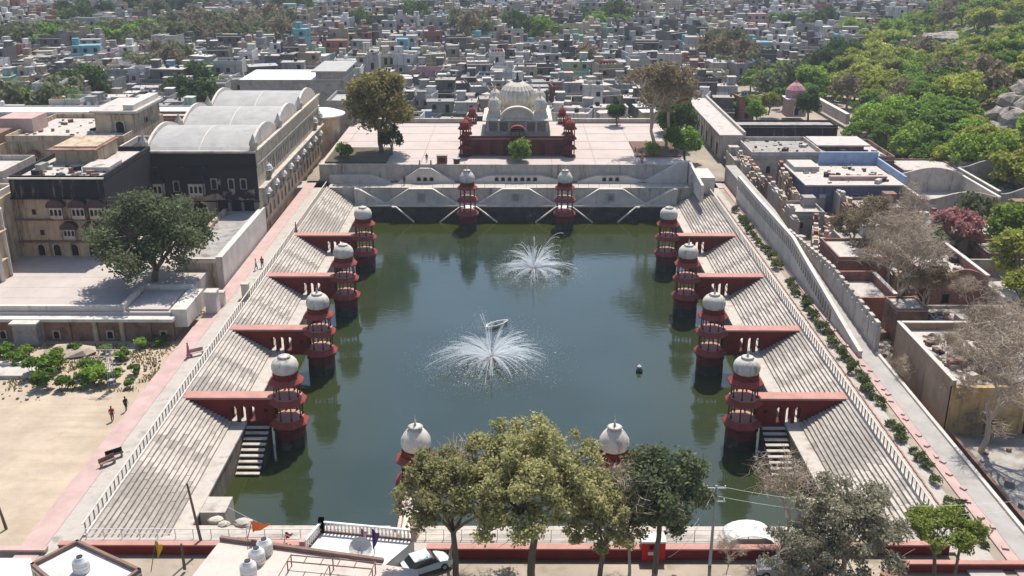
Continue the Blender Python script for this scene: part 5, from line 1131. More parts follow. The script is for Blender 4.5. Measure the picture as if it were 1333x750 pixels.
# ================================================================ trees
def quads(name, P0, U, V, mat):
    n = len(P0); v = np.empty((n, 4, 3), np.float32); v[:, 0] = P0 - U - V; v[:, 1] = P0 + U - V; v[:, 2] = P0 + U + V; v[:, 3] = P0 - U + V
    me = bpy.data.meshes.new(name); me.vertices.add(4 * n); me.vertices.foreach_set('co', v.reshape(-1)); me.loops.add(4 * n); me.loops.foreach_set('vertex_index', np.arange(4 * n, dtype=np.int32))
    me.polygons.add(n); me.polygons.foreach_set('loop_start', np.arange(0, 4 * n, 4, dtype=np.int32)); me.polygons.foreach_set('loop_total', np.full(n, 4, np.int32)); me.update(calc_edges=True)
    me.materials.append(mat); return me
def unit(rs, n): v = rs.normal(size=(n, 3)); return v / (np.linalg.norm(v, axis=1, keepdims=True) + 1e-9)
def leaves(name, rs, cl, rad, n, size, mat, flat=.75, droop=0.0):
    """n leaf blades spread through clumps at cl with radii rad"""
    w_ = rad ** 2; idx = rs.choice(len(cl), n, p=w_ / w_.sum()); d = unit(rs, n); r_ = rad[idx] * (rs.random(n) ** .45)
    pos = cl[idx] + d * r_[:, None] * np.array([1, 1, flat]); pos += rs.normal(size=(n, 3)) * (rad[idx] * .18)[:, None]
    nrm = d * .6 + unit(rs, n) * .9 + np.array([0, 0, .35]); nrm /= np.linalg.norm(nrm, axis=1, keepdims=True)
    t1 = np.cross(nrm, unit(rs, n)); t1 /= (np.linalg.norm(t1, axis=1, keepdims=True) + 1e-9); t2 = np.cross(nrm, t1)
    s = size * rs.uniform(.6, 1.35, n)
    if droop: pos[:, 2] -= droop * rs.random(n)
    return quads(name, pos, t1 * s[:, None], t2 * (s * .62)[:, None], mat)
def limb(mb, a, b_, r0, r1, rnd, n=4, wob=.12, sides=5):
    a, b_ = Vector(a), Vector(b_); L_ = (b_ - a).length; pts = [a]
    for i in range(1, n): q = i / n; pts.append(a.lerp(b_, q) + Vector((rnd.gauss(0, wob), rnd.gauss(0, wob), .12 * math.sin(math.pi * q))) * L_ * .5 * .5)
    pts.append(b_); mb.tube(pts, [r0 + (r1 - r0) * i / n for i in range(n + 1)], sides); return pts
def tree_kind(key, seed, H, trunk, rx, rz, ncl, nleaf, lsz, mat, clr=(.2, .42), bark=None, flat=.75, hollow=.35, sides=5, tr=None, twigs=0, hgt=None):
    rs = np.random.RandomState(seed); rnd = random.Random(seed)
    c0 = np.array([0, 0, H - rz]); d = unit(rs, ncl); d[:, 2] = np.where(d[:, 2] < -.55, -d[:, 2], d[:, 2])
    rr = rs.uniform(hollow, 1, ncl) ** .6; cl = c0 + d * rr[:, None] * np.array([rx * .82, rx * .82, rz * .82]); cl += rs.normal(size=(ncl, 3)) * np.array([rx, rx, rz]) * .07
    rad = rs.uniform(clr[0], clr[1], ncl) * min(rx, rz * 1.2)
    m = MB(); tr = tr or H * .025 + .05
    top = (rnd.gauss(0, .3), rnd.gauss(0, .3), trunk); limb(m, (0, 0, -.5), top, tr * 1.3, tr, rnd, 4, .06, sides + 2)
    nf = 5; forks = []
    for k in range(nf):
        a = 2 * math.pi * (k + rnd.random() * .6) / nf; q = rnd.uniform(.3, .5); f = (top[0] + rx * q * math.cos(a), top[1] + rx * q * math.sin(a), trunk + (H - rz - trunk) * .6 + rz * rnd.uniform(.1, .5)); limb(m, top, f, tr * .75, tr * .4, rnd, 4, .12, sides); forks.append(f)
    for k in range(ncl):
        c = cl[k]; f = min(forks, key=lambda q: (q[0]-c[0])**2 + (q[1]-c[1])**2 + (q[2]-c[2])**2); limb(m, f, tuple(c), tr * .38, tr * .1, rnd, 3, .15, 4 if sides > 4 else 3)
        for _ in range(twigs):
            e = c + rs.normal(size=3) * rad[k] * .8; limb(m, tuple(c), tuple(e), tr * .12, tr * .04, rnd, 2, .1, 3)
    tm = m.mesh('trunk', bark or BARK); tm.polygons.foreach_set('use_smooth', [True] * len(tm.polygons))
    cm_ = leaves('crown', rs, cl, rad, nleaf, lsz, mat, flat)
    KINDS[key] = (tm, cm_, H, rx); return tm, cm_
KINDS = {}
L_HEDGE = leaf_mat('dusty_hedge_leaf', (.05,.075,.025), (.20,.22,.09))
def bare_kind(key, seed, H, spread, levels=5, r0=.3, mat=TWIG, kids=3, leafm=None, nleaf=0, lsz=.12):
    rnd = random.Random(seed); m = MB(); tips = []
    def grow(p, d, L_, r_, lv):
        q = Vector(p) + d * L_; mid = Vector(p).lerp(q, .5) + Vector((rnd.gauss(0, .07), rnd.gauss(0, .07), rnd.gauss(0, .05))) * L_
        m.tube([p, mid, q], [r_, r_ * .85, r_ * .7], 5 if lv > levels - 3 else 3)
        if lv <= 1: tips.append(tuple(q))
        if lv == 0: return
        for k in range(kids if lv > 1 else kids + 1):
            dd = (d + Vector((rnd.gauss(0, 1), rnd.gauss(0, 1), rnd.gauss(.15, .6))) * spread).normalized()
            grow(q if k else q, dd, L_ * rnd.uniform(.62, .85), r_ * .62, lv - 1)
    grow(Vector((0, 0, -.4)), Vector((rnd.gauss(0, .08), rnd.gauss(0, .08), 1)).normalized(), H * .27, r0, levels)
    tm = m.mesh('trunk', mat); cm_ = None
    if leafm:
        rs = np.random.RandomState(seed); cl = np.array(tips); cm_ = leaves('crown', rs, cl, np.full(len(cl), H * .05), nleaf, lsz, leafm)
    else:
        tw = MB()
        for p in tips:
            for _ in range(3):
                e = Vector(p) + Vector((rnd.gauss(0, 1), rnd.gauss(0, 1), rnd.gauss(.2, .7))) * H * .045; tw.tube([p, e], [.02, .01], 3)
        cm_ = tw.mesh('twigs', mat)
    KINDS[key] = (tm, cm_, H, H * .4)
def tree(key, x, y, z, s, rz, lab, name='tree', group=None, cat='tree', sz=None):
    tm, cm_, H, rx = KINDS[key]; t_ = thing(name, lab, cat, (x, y, z), rz, group); t_.scale = (s, s, s * (sz or 1))
    link('trunk', tm, t_); link(cm_.name.split('.')[0], cm_, t_); return t_
L_FLAT = leaf_mat('acacia_leaf', (.09,.12,.02), (.33,.37,.10), .4)
L_DUSTY2 = leaf_mat('dry_grey_leaf', (.15,.14,.09), (.46,.43,.30))
# --- foreground trees
tree_kind('olive_big', 3, 13.6, 5.4, 7.4, 4.2, 130, 30000, .10, L_DUSTY, (.09, .185), twigs=5, tr=.26, hollow=.2)
tree_kind('olive_side', 9, 11.6, 4.4, 5.2, 3.7, 80, 16500, .098, L_DUSTY, (.10, .20), twigs=5, tr=.2, hollow=.2)
tree_kind('dark_front', 14, 11.5, 4.0, 4.4, 3.8, 52, 14000, .115, L_GREY, (.14, .27), twigs=3, tr=.2)
tree_kind('grey_front', 21, 9.4, 2.0, 5.2, 4.6, 85, 13000, .10, L_DUSTY2, (.10, .2), twigs=7, tr=.2, bark=TWIG, hollow=.2)
tree_kind('flat_green', 25, 6.6, 3.4, 3.7, 1.5, 44, 8500, .09, L_FLAT, (.25, .42), twigs=1, tr=.13, flat=.5)
bare_kind('bare_small', 31, 9.5, .55, 5, .13, TWIG)
def tpx(key, px, py, z, s, rz, lab, **k): x, y = P(px, py, z); return tree(key, x, y, z, s, rz, lab, **k)
tree('olive_big', 1.3, 65.5, 5.7, 1.0, 0, 'largest dusty olive tree at the bottom, with a gap showing water', name='olive_tree')
tree('olive_side', -4.6, 65.8, 5.7, 1.05, 1.1, 'dusty olive tree left of the largest one, before the front dome', name='olive_tree')
tree('olive_side', 6.6, 65.2, 5.7, .86, 3.0, 'smaller olive tree between the largest one and the dark tree', name='olive_tree')
tree('dark_front', 11.2, 67.2, 5.7, 1.0, .4, 'dark green tree in front of the spiked front dome', name='dark_tree')
tree('bare_small', -5.0, 67.5, 5.7, 1.25, .3, 'bare twiggy tree sticking up behind the left olive tree', name='bare_tree')
tree('bare_small', 9.0, 66.0, 5.7, 1.2, 2.3, 'bare twiggy tree left of the dark green tree', name='bare_tree')
tree('grey_front', 25.5, 65.4, 5.7, 1.0, 0, 'broad grey green tree at bottom right over the near steps', name='grey_green_tree')
tree('grey_front', 22.0, 64.2, 5.7, .7, 2, 'lower grey green tree at the left of the broad one', name='grey_green_tree')
tree('bare_small', 22.3, 69.5, 5.7, 1.0, 1.5, 'pale bare tree before the right water stairs', name='bare_tree')
tree('bare_small', 16.8, 66.3, 5.7, .42, 1.0, 'small bare sapling below the pale utility pole', name='bare_tree')
tree('flat_green', 33.0, 65.6, 5.7, 1.0, 0, 'small flat topped yellow green tree at lower right corner', name='acacia_tree')
# --- plaza and court trees
tree_kind('big_olive_plaza', 41, 17, 4.5, 7.6, 7.6, 70, 15000, .28, L_OLIVE, (.16, .30), tr=.42)
tree_kind('court_tree', 43, 12.6, 1.6, 8.9, 6.2, 110, 24000, .17, L_GREY, (.16, .28), tr=.4, twigs=1)
tree_kind('dark_round', 47, 9, 2.0, 4, 3.8, 26, 4200, .26, L_DARK, (.25, .42))
tree_kind('round_green', 51, 7, 1.6, 3.4, 3.0, 22, 3600, .22, L_GREEN, (.28, .45))
tree_kind('yellow_green', 55, 8, 1.8, 4.2, 3.3, 26, 4200, .22, L_YELL, (.25, .42))
tree_kind('bright_green', 56, 8, 1.8, 4.4, 3.2, 26, 4200, .22, L_BRT, (.25, .42))
tree_kind('hill_a', 61, 6.5, 1.5, 5.2, 2.3, 34, 4200, .21, L_GREEN, (.16, .36), flat=.55, sides=4)
tree_kind('hill_b', 62, 7.5, 1.5, 4.8, 2.9, 28, 3600, .24, L_YELL, (.24, .42), flat=.6, sides=4)
tree_kind('hill_c', 63, 7.5, 1.5, 4.6, 2.9, 22, 3400, .22, L_GREEN, (.18, .36), flat=.5, sides=4, hollow=.6)
tree_kind('hill_e', 163, 5.5, 1.0, 4.4, 2.3, 18, 2600, .2, L_BRT, (.2, .36), flat=.5, sides=4, hollow=.6)
tree_kind('hill_f', 164, 4.0, .8, 3.6, 1.8, 16, 2000, .18, L_OLIVE, (.2, .4), flat=.6, sides=4, hollow=.5)
tree_kind('hill_d', 64, 8, 1.5, 4.4, 3.3, 24, 3200, .24, L_BRT, (.26, .42), flat=.65, sides=4)
tree_kind('far_a', 65, 9, 2, 4.8, 3.8, 16, 1100, .42, L_DARK, (.3, .5), sides=3)
tree_kind('far_b', 66, 8, 2, 4.6, 3.3, 16, 1100, .42, L_GREEN, (.3, .5), sides=3)
tree_kind('far_c', 67, 9, 2.4, 4.8, 3.6, 16, 900, .42, L_FAR, (.3, .5), sides=3)
tree_kind('far_d', 68, 9, 2.4, 5.0, 3.6, 16, 700, .40, L_DRY, (.3, .5), sides=3, twigs=2, bark=TWIG)
tree_kind('bush', 71, 1.9, .3, 1.3, .95, 12, 1500, .12, L_BRT, (.35, .55), sides=3)
tree_kind('scrub', 72, 1.8, .25, 1.7, .85, 14, 1500, .13, L_GREEN, (.3, .5), sides=3)
tree_kind('hedge_plant', 73, 1.35, .2, .62, .62, 7, 320, .11, L_HEDGE, (.5, .8), sides=3)
tree_kind('pink_tree', 74, 5.6, 1.6, 4.6, 2.2, 24, 4200, .16, L_PINK, (.25, .42), sides=4)
bare_kind('bare_big', 81, 15, .52, 6, .34, TWIG)
bare_kind('bare_mid', 82, 12, .62, 6, .26, TWIG)
bare_kind('bare_plaza', 83, 14, .48, 6, .32, TWIG, leafm=L_DRY, nleaf=5200, lsz=.15)
tree('big_olive_plaza', -27.6, 201.5, 9.3, 1.0, 0, 'large olive brown tree on the left of the plaza', name='olive_tree')
tree('dark_round', -25.2, 200.2, 9.3, .62, 0, 'small very dark tree at the foot of the large plaza tree', name='dark_tree')
tree('court_tree', -49.6, 128.5, 8, 1.0, 0, 'broad grey green tree shading the pale courtyard', name='court_tree')
tree('bush', .5, 194.6, 9.3, 2.1, 0, 'round bright green bush in front of the domed cenotaph', name='round_bush', cat='bush')
tree('bare_plaza', 28.2, 200.5, 9.3, 1.45, 0, 'big brown nearly bare tree on the right of the plaza', name='bare_tree')
tree('bare_plaza', 31.5, 206.5, 9.3, 1.2, 2, 'second brown bare tree behind the big one on the plaza', name='bare_tree')
tree('dark_round', 36.5, 222, 6, 1.25, 0, 'tall dark green tree between the plaza and the long hall', name='dark_tree')
tree('round_green', 33.0, 203.5, 9.3, .7, 1, 'low green bush by the right end of the plaza', name='round_bush', cat='bush')
tree('round_green', 35.8, 207.5, 9.3 - 3, 1.0, 2, 'leafy green bush against the long hall', name='round_bush', cat='bush')
tree('dark_round', 23.5, 230.5, 9.3, .62, 1, 'dark bush at the back right of the plaza', name='round_bush', cat='bush')
tree('bush', 27.5, 198.9, 9.5, 1.3, 1, 'small green shrub under the big bare plaza tree', name='shrub', cat='bush')
tree('bush', -34.5, 196.5, 9.6, 1.4, 1, 'small shrub in the left plaza bed', name='shrub', cat='bush')
# right-hand trees among the houses
for key, px, py, z, s, rz, nm, lab in (
    ('bare_big', 1168, 416, 5, 1.0, .5, 'bare_tree', 'large pale bare tree behind the notched wall'),
    ('bare_plaza', 1130, 350, 5, .85, 1.5, 'bare_tree', 'tan bare tree in front of the blue house'),
    ('bare_plaza', 1105, 335, 5, .6, 3.5, 'bare_tree', 'smaller tan bare tree left of the one by the blue house'),
    ('bare_big', 1275, 588, 4, 1.0, 2.2, 'bare_tree', 'big bare tree standing in front of the ochre house'),
    ('bare_mid', 1215, 500, 6, .62, 4.2, 'bare_tree', 'bare tree over the side wall of the ochre house'),
    ('bare_mid', 1330, 560, 4, .9, 5.2, 'bare_tree', 'bare tree cut by the right edge beside the ochre front'),
    ('bare_mid', 1290, 470, 6, .6, .2, 'bare_tree', 'pale bare tree behind the ochre house roof'),
    ('pink_tree', 1240, 330, 5, 1.25, 0, 'flowering_tree', 'pink flowering tree by the green hillside'),
    ('far_c', 1200, 345, 4.5, .7, 0, 'brown_tree', 'brown leafed tree left of the pink flowering tree'),
    ('yellow_green', 1320, 372, 5, 1.05, 0, 'green_tree', 'bright yellow green tree at the right edge, lowest one'),
    ('bright_green', 1315, 330, 6, 1.0, 2, 'green_tree', 'green tree above the lowest yellow one at right edge'),
    ('yellow_green', 1335, 410, 5, .8, 2, 'green_tree', 'small yellow green tree below the lowest ones, right edge'),
    ('yellow_green', 1225, 228, 4, .8, 1, 'green_tree', 'pale yellow green tree just behind the curved gable ruins'),
    ('bright_green', 1175, 215, 4, .9, 1, 'green_tree', 'green tree behind the blue washed roof'),
    ('hill_a', 1120, 195, 4, 1.1, 0, 'green_tree', 'spreading dark tree right of the black stained block'),
    ('hill_c', 1155, 205, 4, 1.0, 2, 'green_tree', 'spreading green tree behind the narrow pale roof'),
    ('far_d', 1140, 355, 5, .7, 2, 'dry_tree', 'dry tan tree behind the brown sheds'),
    ('bright_green', 970, 152, 4, .8, 0, 'green_tree', 'bright green tree left of the pink shrine'),
    ('yellow_green', 1000, 148, 4, .7, 0, 'green_tree', 'yellow green tree just left of the pink shrine'),
    ('round_green', 985, 160, 4, .8, 0, 'green_tree', 'low round green tree before the pink shrine'),
    ('dark_round', 1052, 158, 4, .9, 0, 'green_tree', 'dark green tree right of the pink shrine'),
    ('far_c', 985, 100, 4, 1.0, 0, 'brown_tree', 'brown grey tree far beyond the pink shrine')):
    tpx(key, px, py, z, s, rz, lab, name=nm)
# plants along the right-hand walk
rnd = random.Random(12); k = 0
hp = thing('planting_strip', 'long strip of small green shrubs along the right walk', 'hedge', (38.7, 70, 5.9))
for k in range(92):
    if rnd.random() < .2: continue
    o = link('shrub', KINDS['hedge_plant'][1], hp, (rnd.uniform(-.35, .35), k * 1.12 + rnd.uniform(-.3, .3), 0), rnd.uniform(0, 6)); q = rnd.uniform(.5, 1.05); o.scale = (q, q, q * rnd.uniform(.8, 1.3))
EDG = material('terracotta_edging', (.34,.17,.13), var=.3)
em = MB().box(-.5, -.07, 0, .5, .07, .14).mesh('edging_block', EDG)
for k in range(104): o = link('edging_block', em, hp, (-1.15, .3 + 1.06 * k, .1), R(90) + rnd.uniform(-.1, .1))
pb = thing('loose_slabs', 'loose pink slabs strewn along the right hand pink walk', 'slabs', (40.75, 70, 6.02)); em2 = MB().rbox(0, 0, 0, .16, .55, .38).mesh('slab', PINK)
for k in range(26): link('slab', em2, pb, (rnd.uniform(-.5, .1), .6 + 2.1 * k + rnd.uniform(-.8, .8), 0), rnd.uniform(0, 3))
# scrub on the sand at left
rnd = random.Random(6); k = 0
SCL = ['at the far left', 'left of the pale mound', 'right of the pale mound', 'by the lattice mast', 'under the retaining wall', 'near the pink kerb']
for (px, py, s, q) in ((20, 478, 1.2, 0), (50, 492, 1.7, 1), (72, 484, 1.4, 1), (60, 505, 1.5, 1), (85, 508, 1.1, 1), (35, 466, 1.0, 0), (8, 465, 1.1, 0), (118, 492, 1.4, 3), (128, 502, 1.5, 3), (110, 504, 1.1, 3), (150, 498, 1.1, 3), (75, 468, .9, 2), (98, 462, .9, 2), (160, 470, 1.0, 4), (185, 455, .9, 4), (205, 452, .8, 5), (215, 447, .7, 5), (140, 462, .8, 4), (175, 488, .8, 5), (170, 505, .7, 5)):
    x, y = P(px, py, 4.3); k += 1
    tree('scrub' if k % 3 else 'bush', x, y, 4.35, s * .78, rnd.uniform(0, 6), f'{"large" if s > 1.3 else "small" if s < 1 else "mid sized"} green scrub bush {SCL[q]}, number', name='scrub_bush', cat='bush', group='scrub bushes on the sand')['label'] = f'{"large" if s > 1.3 else "small" if s < 1 else "mid sized"} green bush {SCL[q]}, {ORD[k-1]} bush of the sandy lot'
grass_v = []
rs = np.random.RandomState(4); n = 5200
gx = rs.uniform(-72, -42, n); gy = rs.uniform(102, 115, n); keep = np.array([noise.noise((a * .3, b_ * .3, 2)) + .12 * (b_ - 108) / 6 > -.0 for a, b_ in zip(gx, gy)]); gx, gy = gx[keep], gy[keep]
pos = np.stack([gx, gy, np.array([gz(a, b_) for a, b_ in zip(gx, gy)]) + .12], 1); n = len(gx)
u = unit(rs, n); u[:, 2] = 0; v_ = np.stack([rs.normal(size=n) * .3, rs.normal(size=n) * .3, np.ones(n)], 1)
o = link('weeds', quads('weeds', pos, u * .07, v_ * .17, L_OLIVE)); struct(o, 'stuff')
# rubble and mound
m = MB(); rnd = random.Random(2)
for k in range(420):
    px, py = rnd.uniform(0, 250), rnd.uniform(445, 525)
    if py > 520 - px * .3 + 20: continue
    x, y = P(px, py, 4.3); 
    if x > -42: continue
    z = gz(x, y); q = rnd.uniform(.08, .28); m.rbox(x, y, z - .05, z + q * .8, q * 1.3, q, rnd.uniform(0, 3))
struct(m.build('rubble', ROCK), 'stuff')
x, y = P(92, 462, 4.3); rock((x, y, 4.2), (3.2, 1.8, 1.2), 3, 'pale rounded earth mound below the retaining wall', SAND, None, 'earth_mound')
x, y = P(12, 488, 4.3); t_ = thing('concrete_slab', 'low pale concrete slab at the left edge among weeds', 'slab', (x, y, 4.3)); MB().box(-3, -1.5, 0, 3.5, 1.2, .5).build('body', ROOF, t_); MB().box(-3, 1.2, 0, 3.3, 1.6, .9).build('kerb', WALLW, t_)
for k, (px, py, s) in enumerate(((283, 680, .8), (292, 684, .6), (318, 683, .9), (328, 686, .6), (337, 689, .5))):
    x, y = P(px, py, 3); rock((x, y, 2.95), (s, s * .7, s * .6), k, ['large square stone at the left corner of the near platform', 'small stone beside the large square stone', 'stone at the water edge of the near platform', 'smaller stone right of the water edge stone', 'rightmost small stone at the water edge'][k])
# rock outcrop on the hill at the right edge
def hillz(px, py):
    lo, hi = -0.0, 52.0
    for _ in range(40):
        mid = (lo + hi) / 2; x, y = P(px, py, mid)
        if gz(x, y) > mid: lo = mid
        else: hi = mid
    return (*P(px, py, lo), lo)
rk = None; k = 0
for (px, py, s) in ((1330, 125, 4.4), (1315, 140, 4.0), (1300, 155, 3.4), (1290, 172, 3.0), (1283, 190, 2.4), (1318, 160, 4.0), (1340, 145, 4.5), (1303, 178, 3.0), (1275, 182, 2.0)):
    x, y, z = hillz(px, py); o = rock((x, y, z - .8), (s * .9, s, s * 1.15), 50 + k, None, ROCK, name='boulder'); o.rotation_euler = (.3, .2, k); k += 1
    tag(o, ['highest boulder of the outcrop at the right edge', 'big pale boulder just below the highest one', 'middle boulder of the outcrop', 'boulder low on the outcrop left side', 'lowest boulder of the outcrop', 'dark hollowed boulder inside the outcrop', 'boulder cut off by the right edge', 'small boulder under the middle one', 'leftmost little boulder of the outcrop'][k - 1], 'rock', 'boulders of the hillside outcrop')
x, y, z = hillz(1230, 50); rock((x, y, z - .5), (12, 7, 3.4), 77, 'broad pale rock dome high in the trees at upper right', ROCK, None, 'rock_dome')
# --- hillside trees
cand = []; rnd = random.Random(99)
yy = 100.0
while yy < 640:
    step = 6.0 if yy < 260 else 7.6 if yy < 380 else 11
    xx = 70.0
    while xx < 420:
        x = xx + rnd.uniform(-2.4, 2.4) * step / 7; y = yy + rnd.uniform(-2.4, 2.4) * step / 7; xx += step
        d = hill_d(x, y)
        if d < (-34 if 285 < y < 470 else -3) or (y < 200 and d < 4): continue
        z = gz(x, y); h = HC - z; zc = y * CT + h * ST; v = h * F / (CT * zc) - 110; px = 672 + x * F / zc
        if px > 1400 or v > 420 or px < 900: continue
        if ((px - 1310) / 46) ** 2 + ((v - 168) / 50) ** 2 < 1: continue
        if abs(px - 1230) < 34 and abs(v - 58) < 14: continue
        if px > 1180 and 225 < v < 300 and px < 1300 and y < 190: continue
        cand.append((x, y, z, px, v))
    yy += step * .95
cand.sort(key=lambda c: c[1]); near = cand[:298]; far = cand[298:]
bands = {}
for c in near: bands.setdefault(int(c[4] // 22), []).append(c)
kinds = ['hill_a', 'hill_a', 'hill_c', 'hill_c', 'hill_b', 'hill_d', 'hill_e', 'hill_e', 'hill_f']
bl = sorted(bands)
for bi, b_ in enumerate(bl):
    for i, (x, y, z, px, v) in enumerate(sorted(bands[b_], key=lambda c: c[3])):
        nz = noise.noise((x * .03, y * .03, 7)); kd = 'hill_b' if (nz > .22 or (1090 < px < 1180 and 60 < v < 150 and rnd.random() < .75)) else rnd.choice(kinds)
        if rnd.random() < .03: kd = 'far_d'
        cn = {'hill_a': 'dark green', 'hill_b': 'yellow green', 'hill_c': 'mid green', 'hill_d': 'bright green', 'hill_e': 'low bright green', 'hill_f': 'low olive', 'far_d': 'dry brown'}[kd]
        tree(kd, x, y, z - .2, rnd.uniform(.85, 1.4), rnd.uniform(0, 6), f'{cn} hillside tree, {ORD[i]} from left in the {ORD[bi]} band of trees down', name='hillside_tree', group='trees on the right hillside')
def merged(name, items, nleaf, lsz, mats):
    rs = np.random.RandomState(5); out = {}
    for (x, y, z, s, mi) in items: out.setdefault(mi, []).append((x, y, z, s))
    allv = []; mis = []; 
    P_, U_, V_ = [], [], []
    for mi, L_ in out.items():
        for (x, y, z, s) in L_:
            nc = 7; cl = np.array([x, y, z + 3.6 * s]) + unit(rs, nc) * rs.uniform(.3, 1, (nc, 1)) * np.array([3.6, 3.6, 2.2]) * s
            idx = rs.randint(0, nc, nleaf); d = unit(rs, nleaf); pos = cl[idx] + d * (1.9 * s) * np.array([1, 1, .7]) * rs.random((nleaf, 1)) ** .4
            nn = d * .6 + unit(rs, nleaf) * .8 + np.array([0, 0, .4]); nn /= np.linalg.norm(nn, axis=1, keepdims=True); t1 = np.cross(nn, unit(rs, nleaf)); t1 /= np.linalg.norm(t1, axis=1, keepdims=True); t2 = np.cross(nn, t1)
            P_.append(pos); U_.append(t1 * lsz); V_.append(t2 * lsz * .7); mis += [mi] * nleaf
    me = quads(name, np.concatenate(P_), np.concatenate(U_), np.concatenate(V_), mats[0])
    for m_ in mats[1:]: me.materials.append(m_)
    me.polygons.foreach_set('material_index', mis); me.update(); o = link(name, me); struct(o, 'stuff'); return o
sh = []
for _ in range(5200):
    x, y = rnd.uniform(72, 330), rnd.uniform(150, 560); d = hill_d(x, y)
    if d < -2 or (y < 200 and d < 4): continue
    h = HC - gz(x, y); zc = y * CT + h * ST; v = h * F / (CT * zc) - 110; px = 672 + x * F / zc
    if px > 1380 or v < -20 or ((px - 1310) / 40) ** 2 + ((v - 168) / 44) ** 2 < .6: continue
    sh.append((x, y, gz(x, y) - 1.3, rnd.uniform(.35, .62), rnd.choice((0, 1, 1, 2, 2))))
merged('hillside_scrub', sh[:1500], 110, .26, [L_GREEN, L_YELL, L_BRT])
if far: merged('far_hillside_wood', [(x, y, z, rnd.uniform(.9, 1.5), rnd.choice((0, 0, 1, 2))) for (x, y, z, px, v) in far], 260, .5, [L_GREEN, L_YELL, L_DARK])
for key, px, py, z, s, rz, nm, lab in (
    ('bare_mid', 1195, 300, 5, .8, 1.0, 'bare_tree', 'bare tree before the pale curved ruin'),
    ('bare_big', 1150, 380, 5, .85, 2.6, 'bare_tree', 'second large bare tree left of the curved red house'),
    ('bare_big', 1300, 520, 5, .8, 4.0, 'bare_tree', 'large bare tree rising over the ochre house front'),
    ('bare_plaza', 1200, 430, 5, .7, 1.0, 'dry_tree', 'dry leafed tree behind the ochre house corner'),
    ('bare_mid', 1240, 545, 4, .7, 3.3, 'bare_tree', 'low spreading bare tree at the corner of the ochre house'),
    ('bare_mid', 1260, 420, 6, .6, 5.0, 'bare_tree', 'small bare tree beside the curved red house'),
    ('far_c', 1265, 300, 5, .75, 2.0, 'brown_tree', 'brown leafed tree right of the pink flowering tree'),
    ('hill_f', 1060, 300, 4.2, .6, 2.0, 'low_tree', 'low olive tree among the fallen masonry')):
    tpx(key, px, py, z, s, rz, lab, name=nm)
# ================================================================ the town
def proj(x, y, z):
    h = HC - z; zc = y * CT + h * ST; return 672 + x * F / zc, h * F / (CT * zc) - 110
WCOL = {'white': (.58,.55,.51), 'grey': (.29,.272,.255), 'pale grey': (.40,.375,.35), 'cream': (.44,.38,.29), 'tan': (.34,.26,.19), 'pink': (.46,.27,.26), 'blue': (.20,.28,.42), 'turquoise': (.16,.34,.37), 'dark grey': (.12,.108,.10), 'brick red': (.27,.12,.09), 'yellow': (.42,.37,.22), 'pale green': (.27,.40,.31)}
WM = {k: material(k.replace(' ', '_') + '_house_paint', v, var=.25, scale=.5, stain=.3, stain_rgb=tuple(c * .35 for c in v), streak=True) for k, v in WCOL.items()}
WK = ['white'] * 8 + ['grey'] * 14 + ['pale grey'] * 10 + ['cream'] * 7 + ['tan'] * 6 + ['dark grey'] * 14 + ['brick red'] * 3 + ['pink', 'blue', 'turquoise', 'yellow', 'pale green']
RM = [ROOF, ROOF, CONC, TIN, WM['white'], WM['pale grey'], WM['grey']]
CLUST = [ # px, py, rx, ry, count, kinds, words
 (50, 62, 70, 9, 12, ('far_b', 'far_c'), 'the far left green belt'), (185, 57, 60, 12, 14, ('far_b', 'far_c', 'far_b'), 'the green belt left of the palace'), (105, 34, 45, 12, 8, ('far_a',), 'the far dark grove at upper left'),
 (275, 50, 55, 16, 14, ('far_c', 'far_a', 'far_d'), 'the mixed grove above the palace'), (108, 128, 26, 8, 5, ('far_a',), 'the dark pair behind the cream rooms'), (205, 95, 42, 12, 7, ('far_d', 'far_c'), 'the dry trees left of the vaulted roofs'),
 (272, 118, 24, 12, 4, ('far_a', 'far_b'), 'the dark clump just above the vaulted roofs'), (255, 140, 22, 6, 2, ('far_a',), 'the low bushes beside the vaulted roofs'), (350, 45, 40, 16, 8, ('far_d', 'far_c'), 'the grove above the long white shed'), (20, 150, 25, 8, 3, ('far_b', 'far_c'), 'the left edge behind the low range'), (85, 152, 25, 6, 3, ('far_b', 'far_c'), 'the yard behind the cream hall'),
 (470, 40, 22, 9, 4, ('far_c', 'far_a'), 'the distant clump at upper centre left'), (533, 26, 22, 10, 4, ('far_b', 'far_a'), 'the distant clump straight above the olive tree'), (620, 47, 26, 14, 6, ('far_d', 'far_c'), 'the brown grove left of the great dome'),
 (695, 50, 26, 8, 5, ('far_a', 'far_b'), 'the green clump right above the great dome'), (790, 30, 38, 10, 7, ('far_a', 'far_b'), 'the distant green grove right of centre'), (762, 90, 14, 10, 3, ('far_d',), 'the bare clump right of the great dome'), (950, 80, 40, 18, 9, ('far_d', 'far_d', 'far_c'), 'the big bare grove at upper right'),
 (1040, 40, 40, 10, 6, ('far_a', 'far_b'), 'the green patches before the hill'), (1010, 115, 45, 14, 8, ('far_c', 'far_b'), 'the brush behind the pink shrine'), (990, 8, 60, 5, 6, ('far_a', 'far_b'), 'the farthest green line at upper right'), (380, 12, 30, 6, 4, ('far_a',), 'the farthest dark clump at upper left centre'),
 (1080, 95, 30, 14, 7, ('far_b', 'far_a'), 'the slope foot right of the brush'), (220, 20, 60, 8, 7, ('far_a', 'far_c'), 'the farthest grove at upper left')]
def in_cluster(px, py, g=1.0):
    return any(((px - c[0]) / c[2]) ** 2 + ((py - c[1] + 2) / (c[3] + 2)) ** 2 < g for c in CLUST)
rnd = random.Random(17)
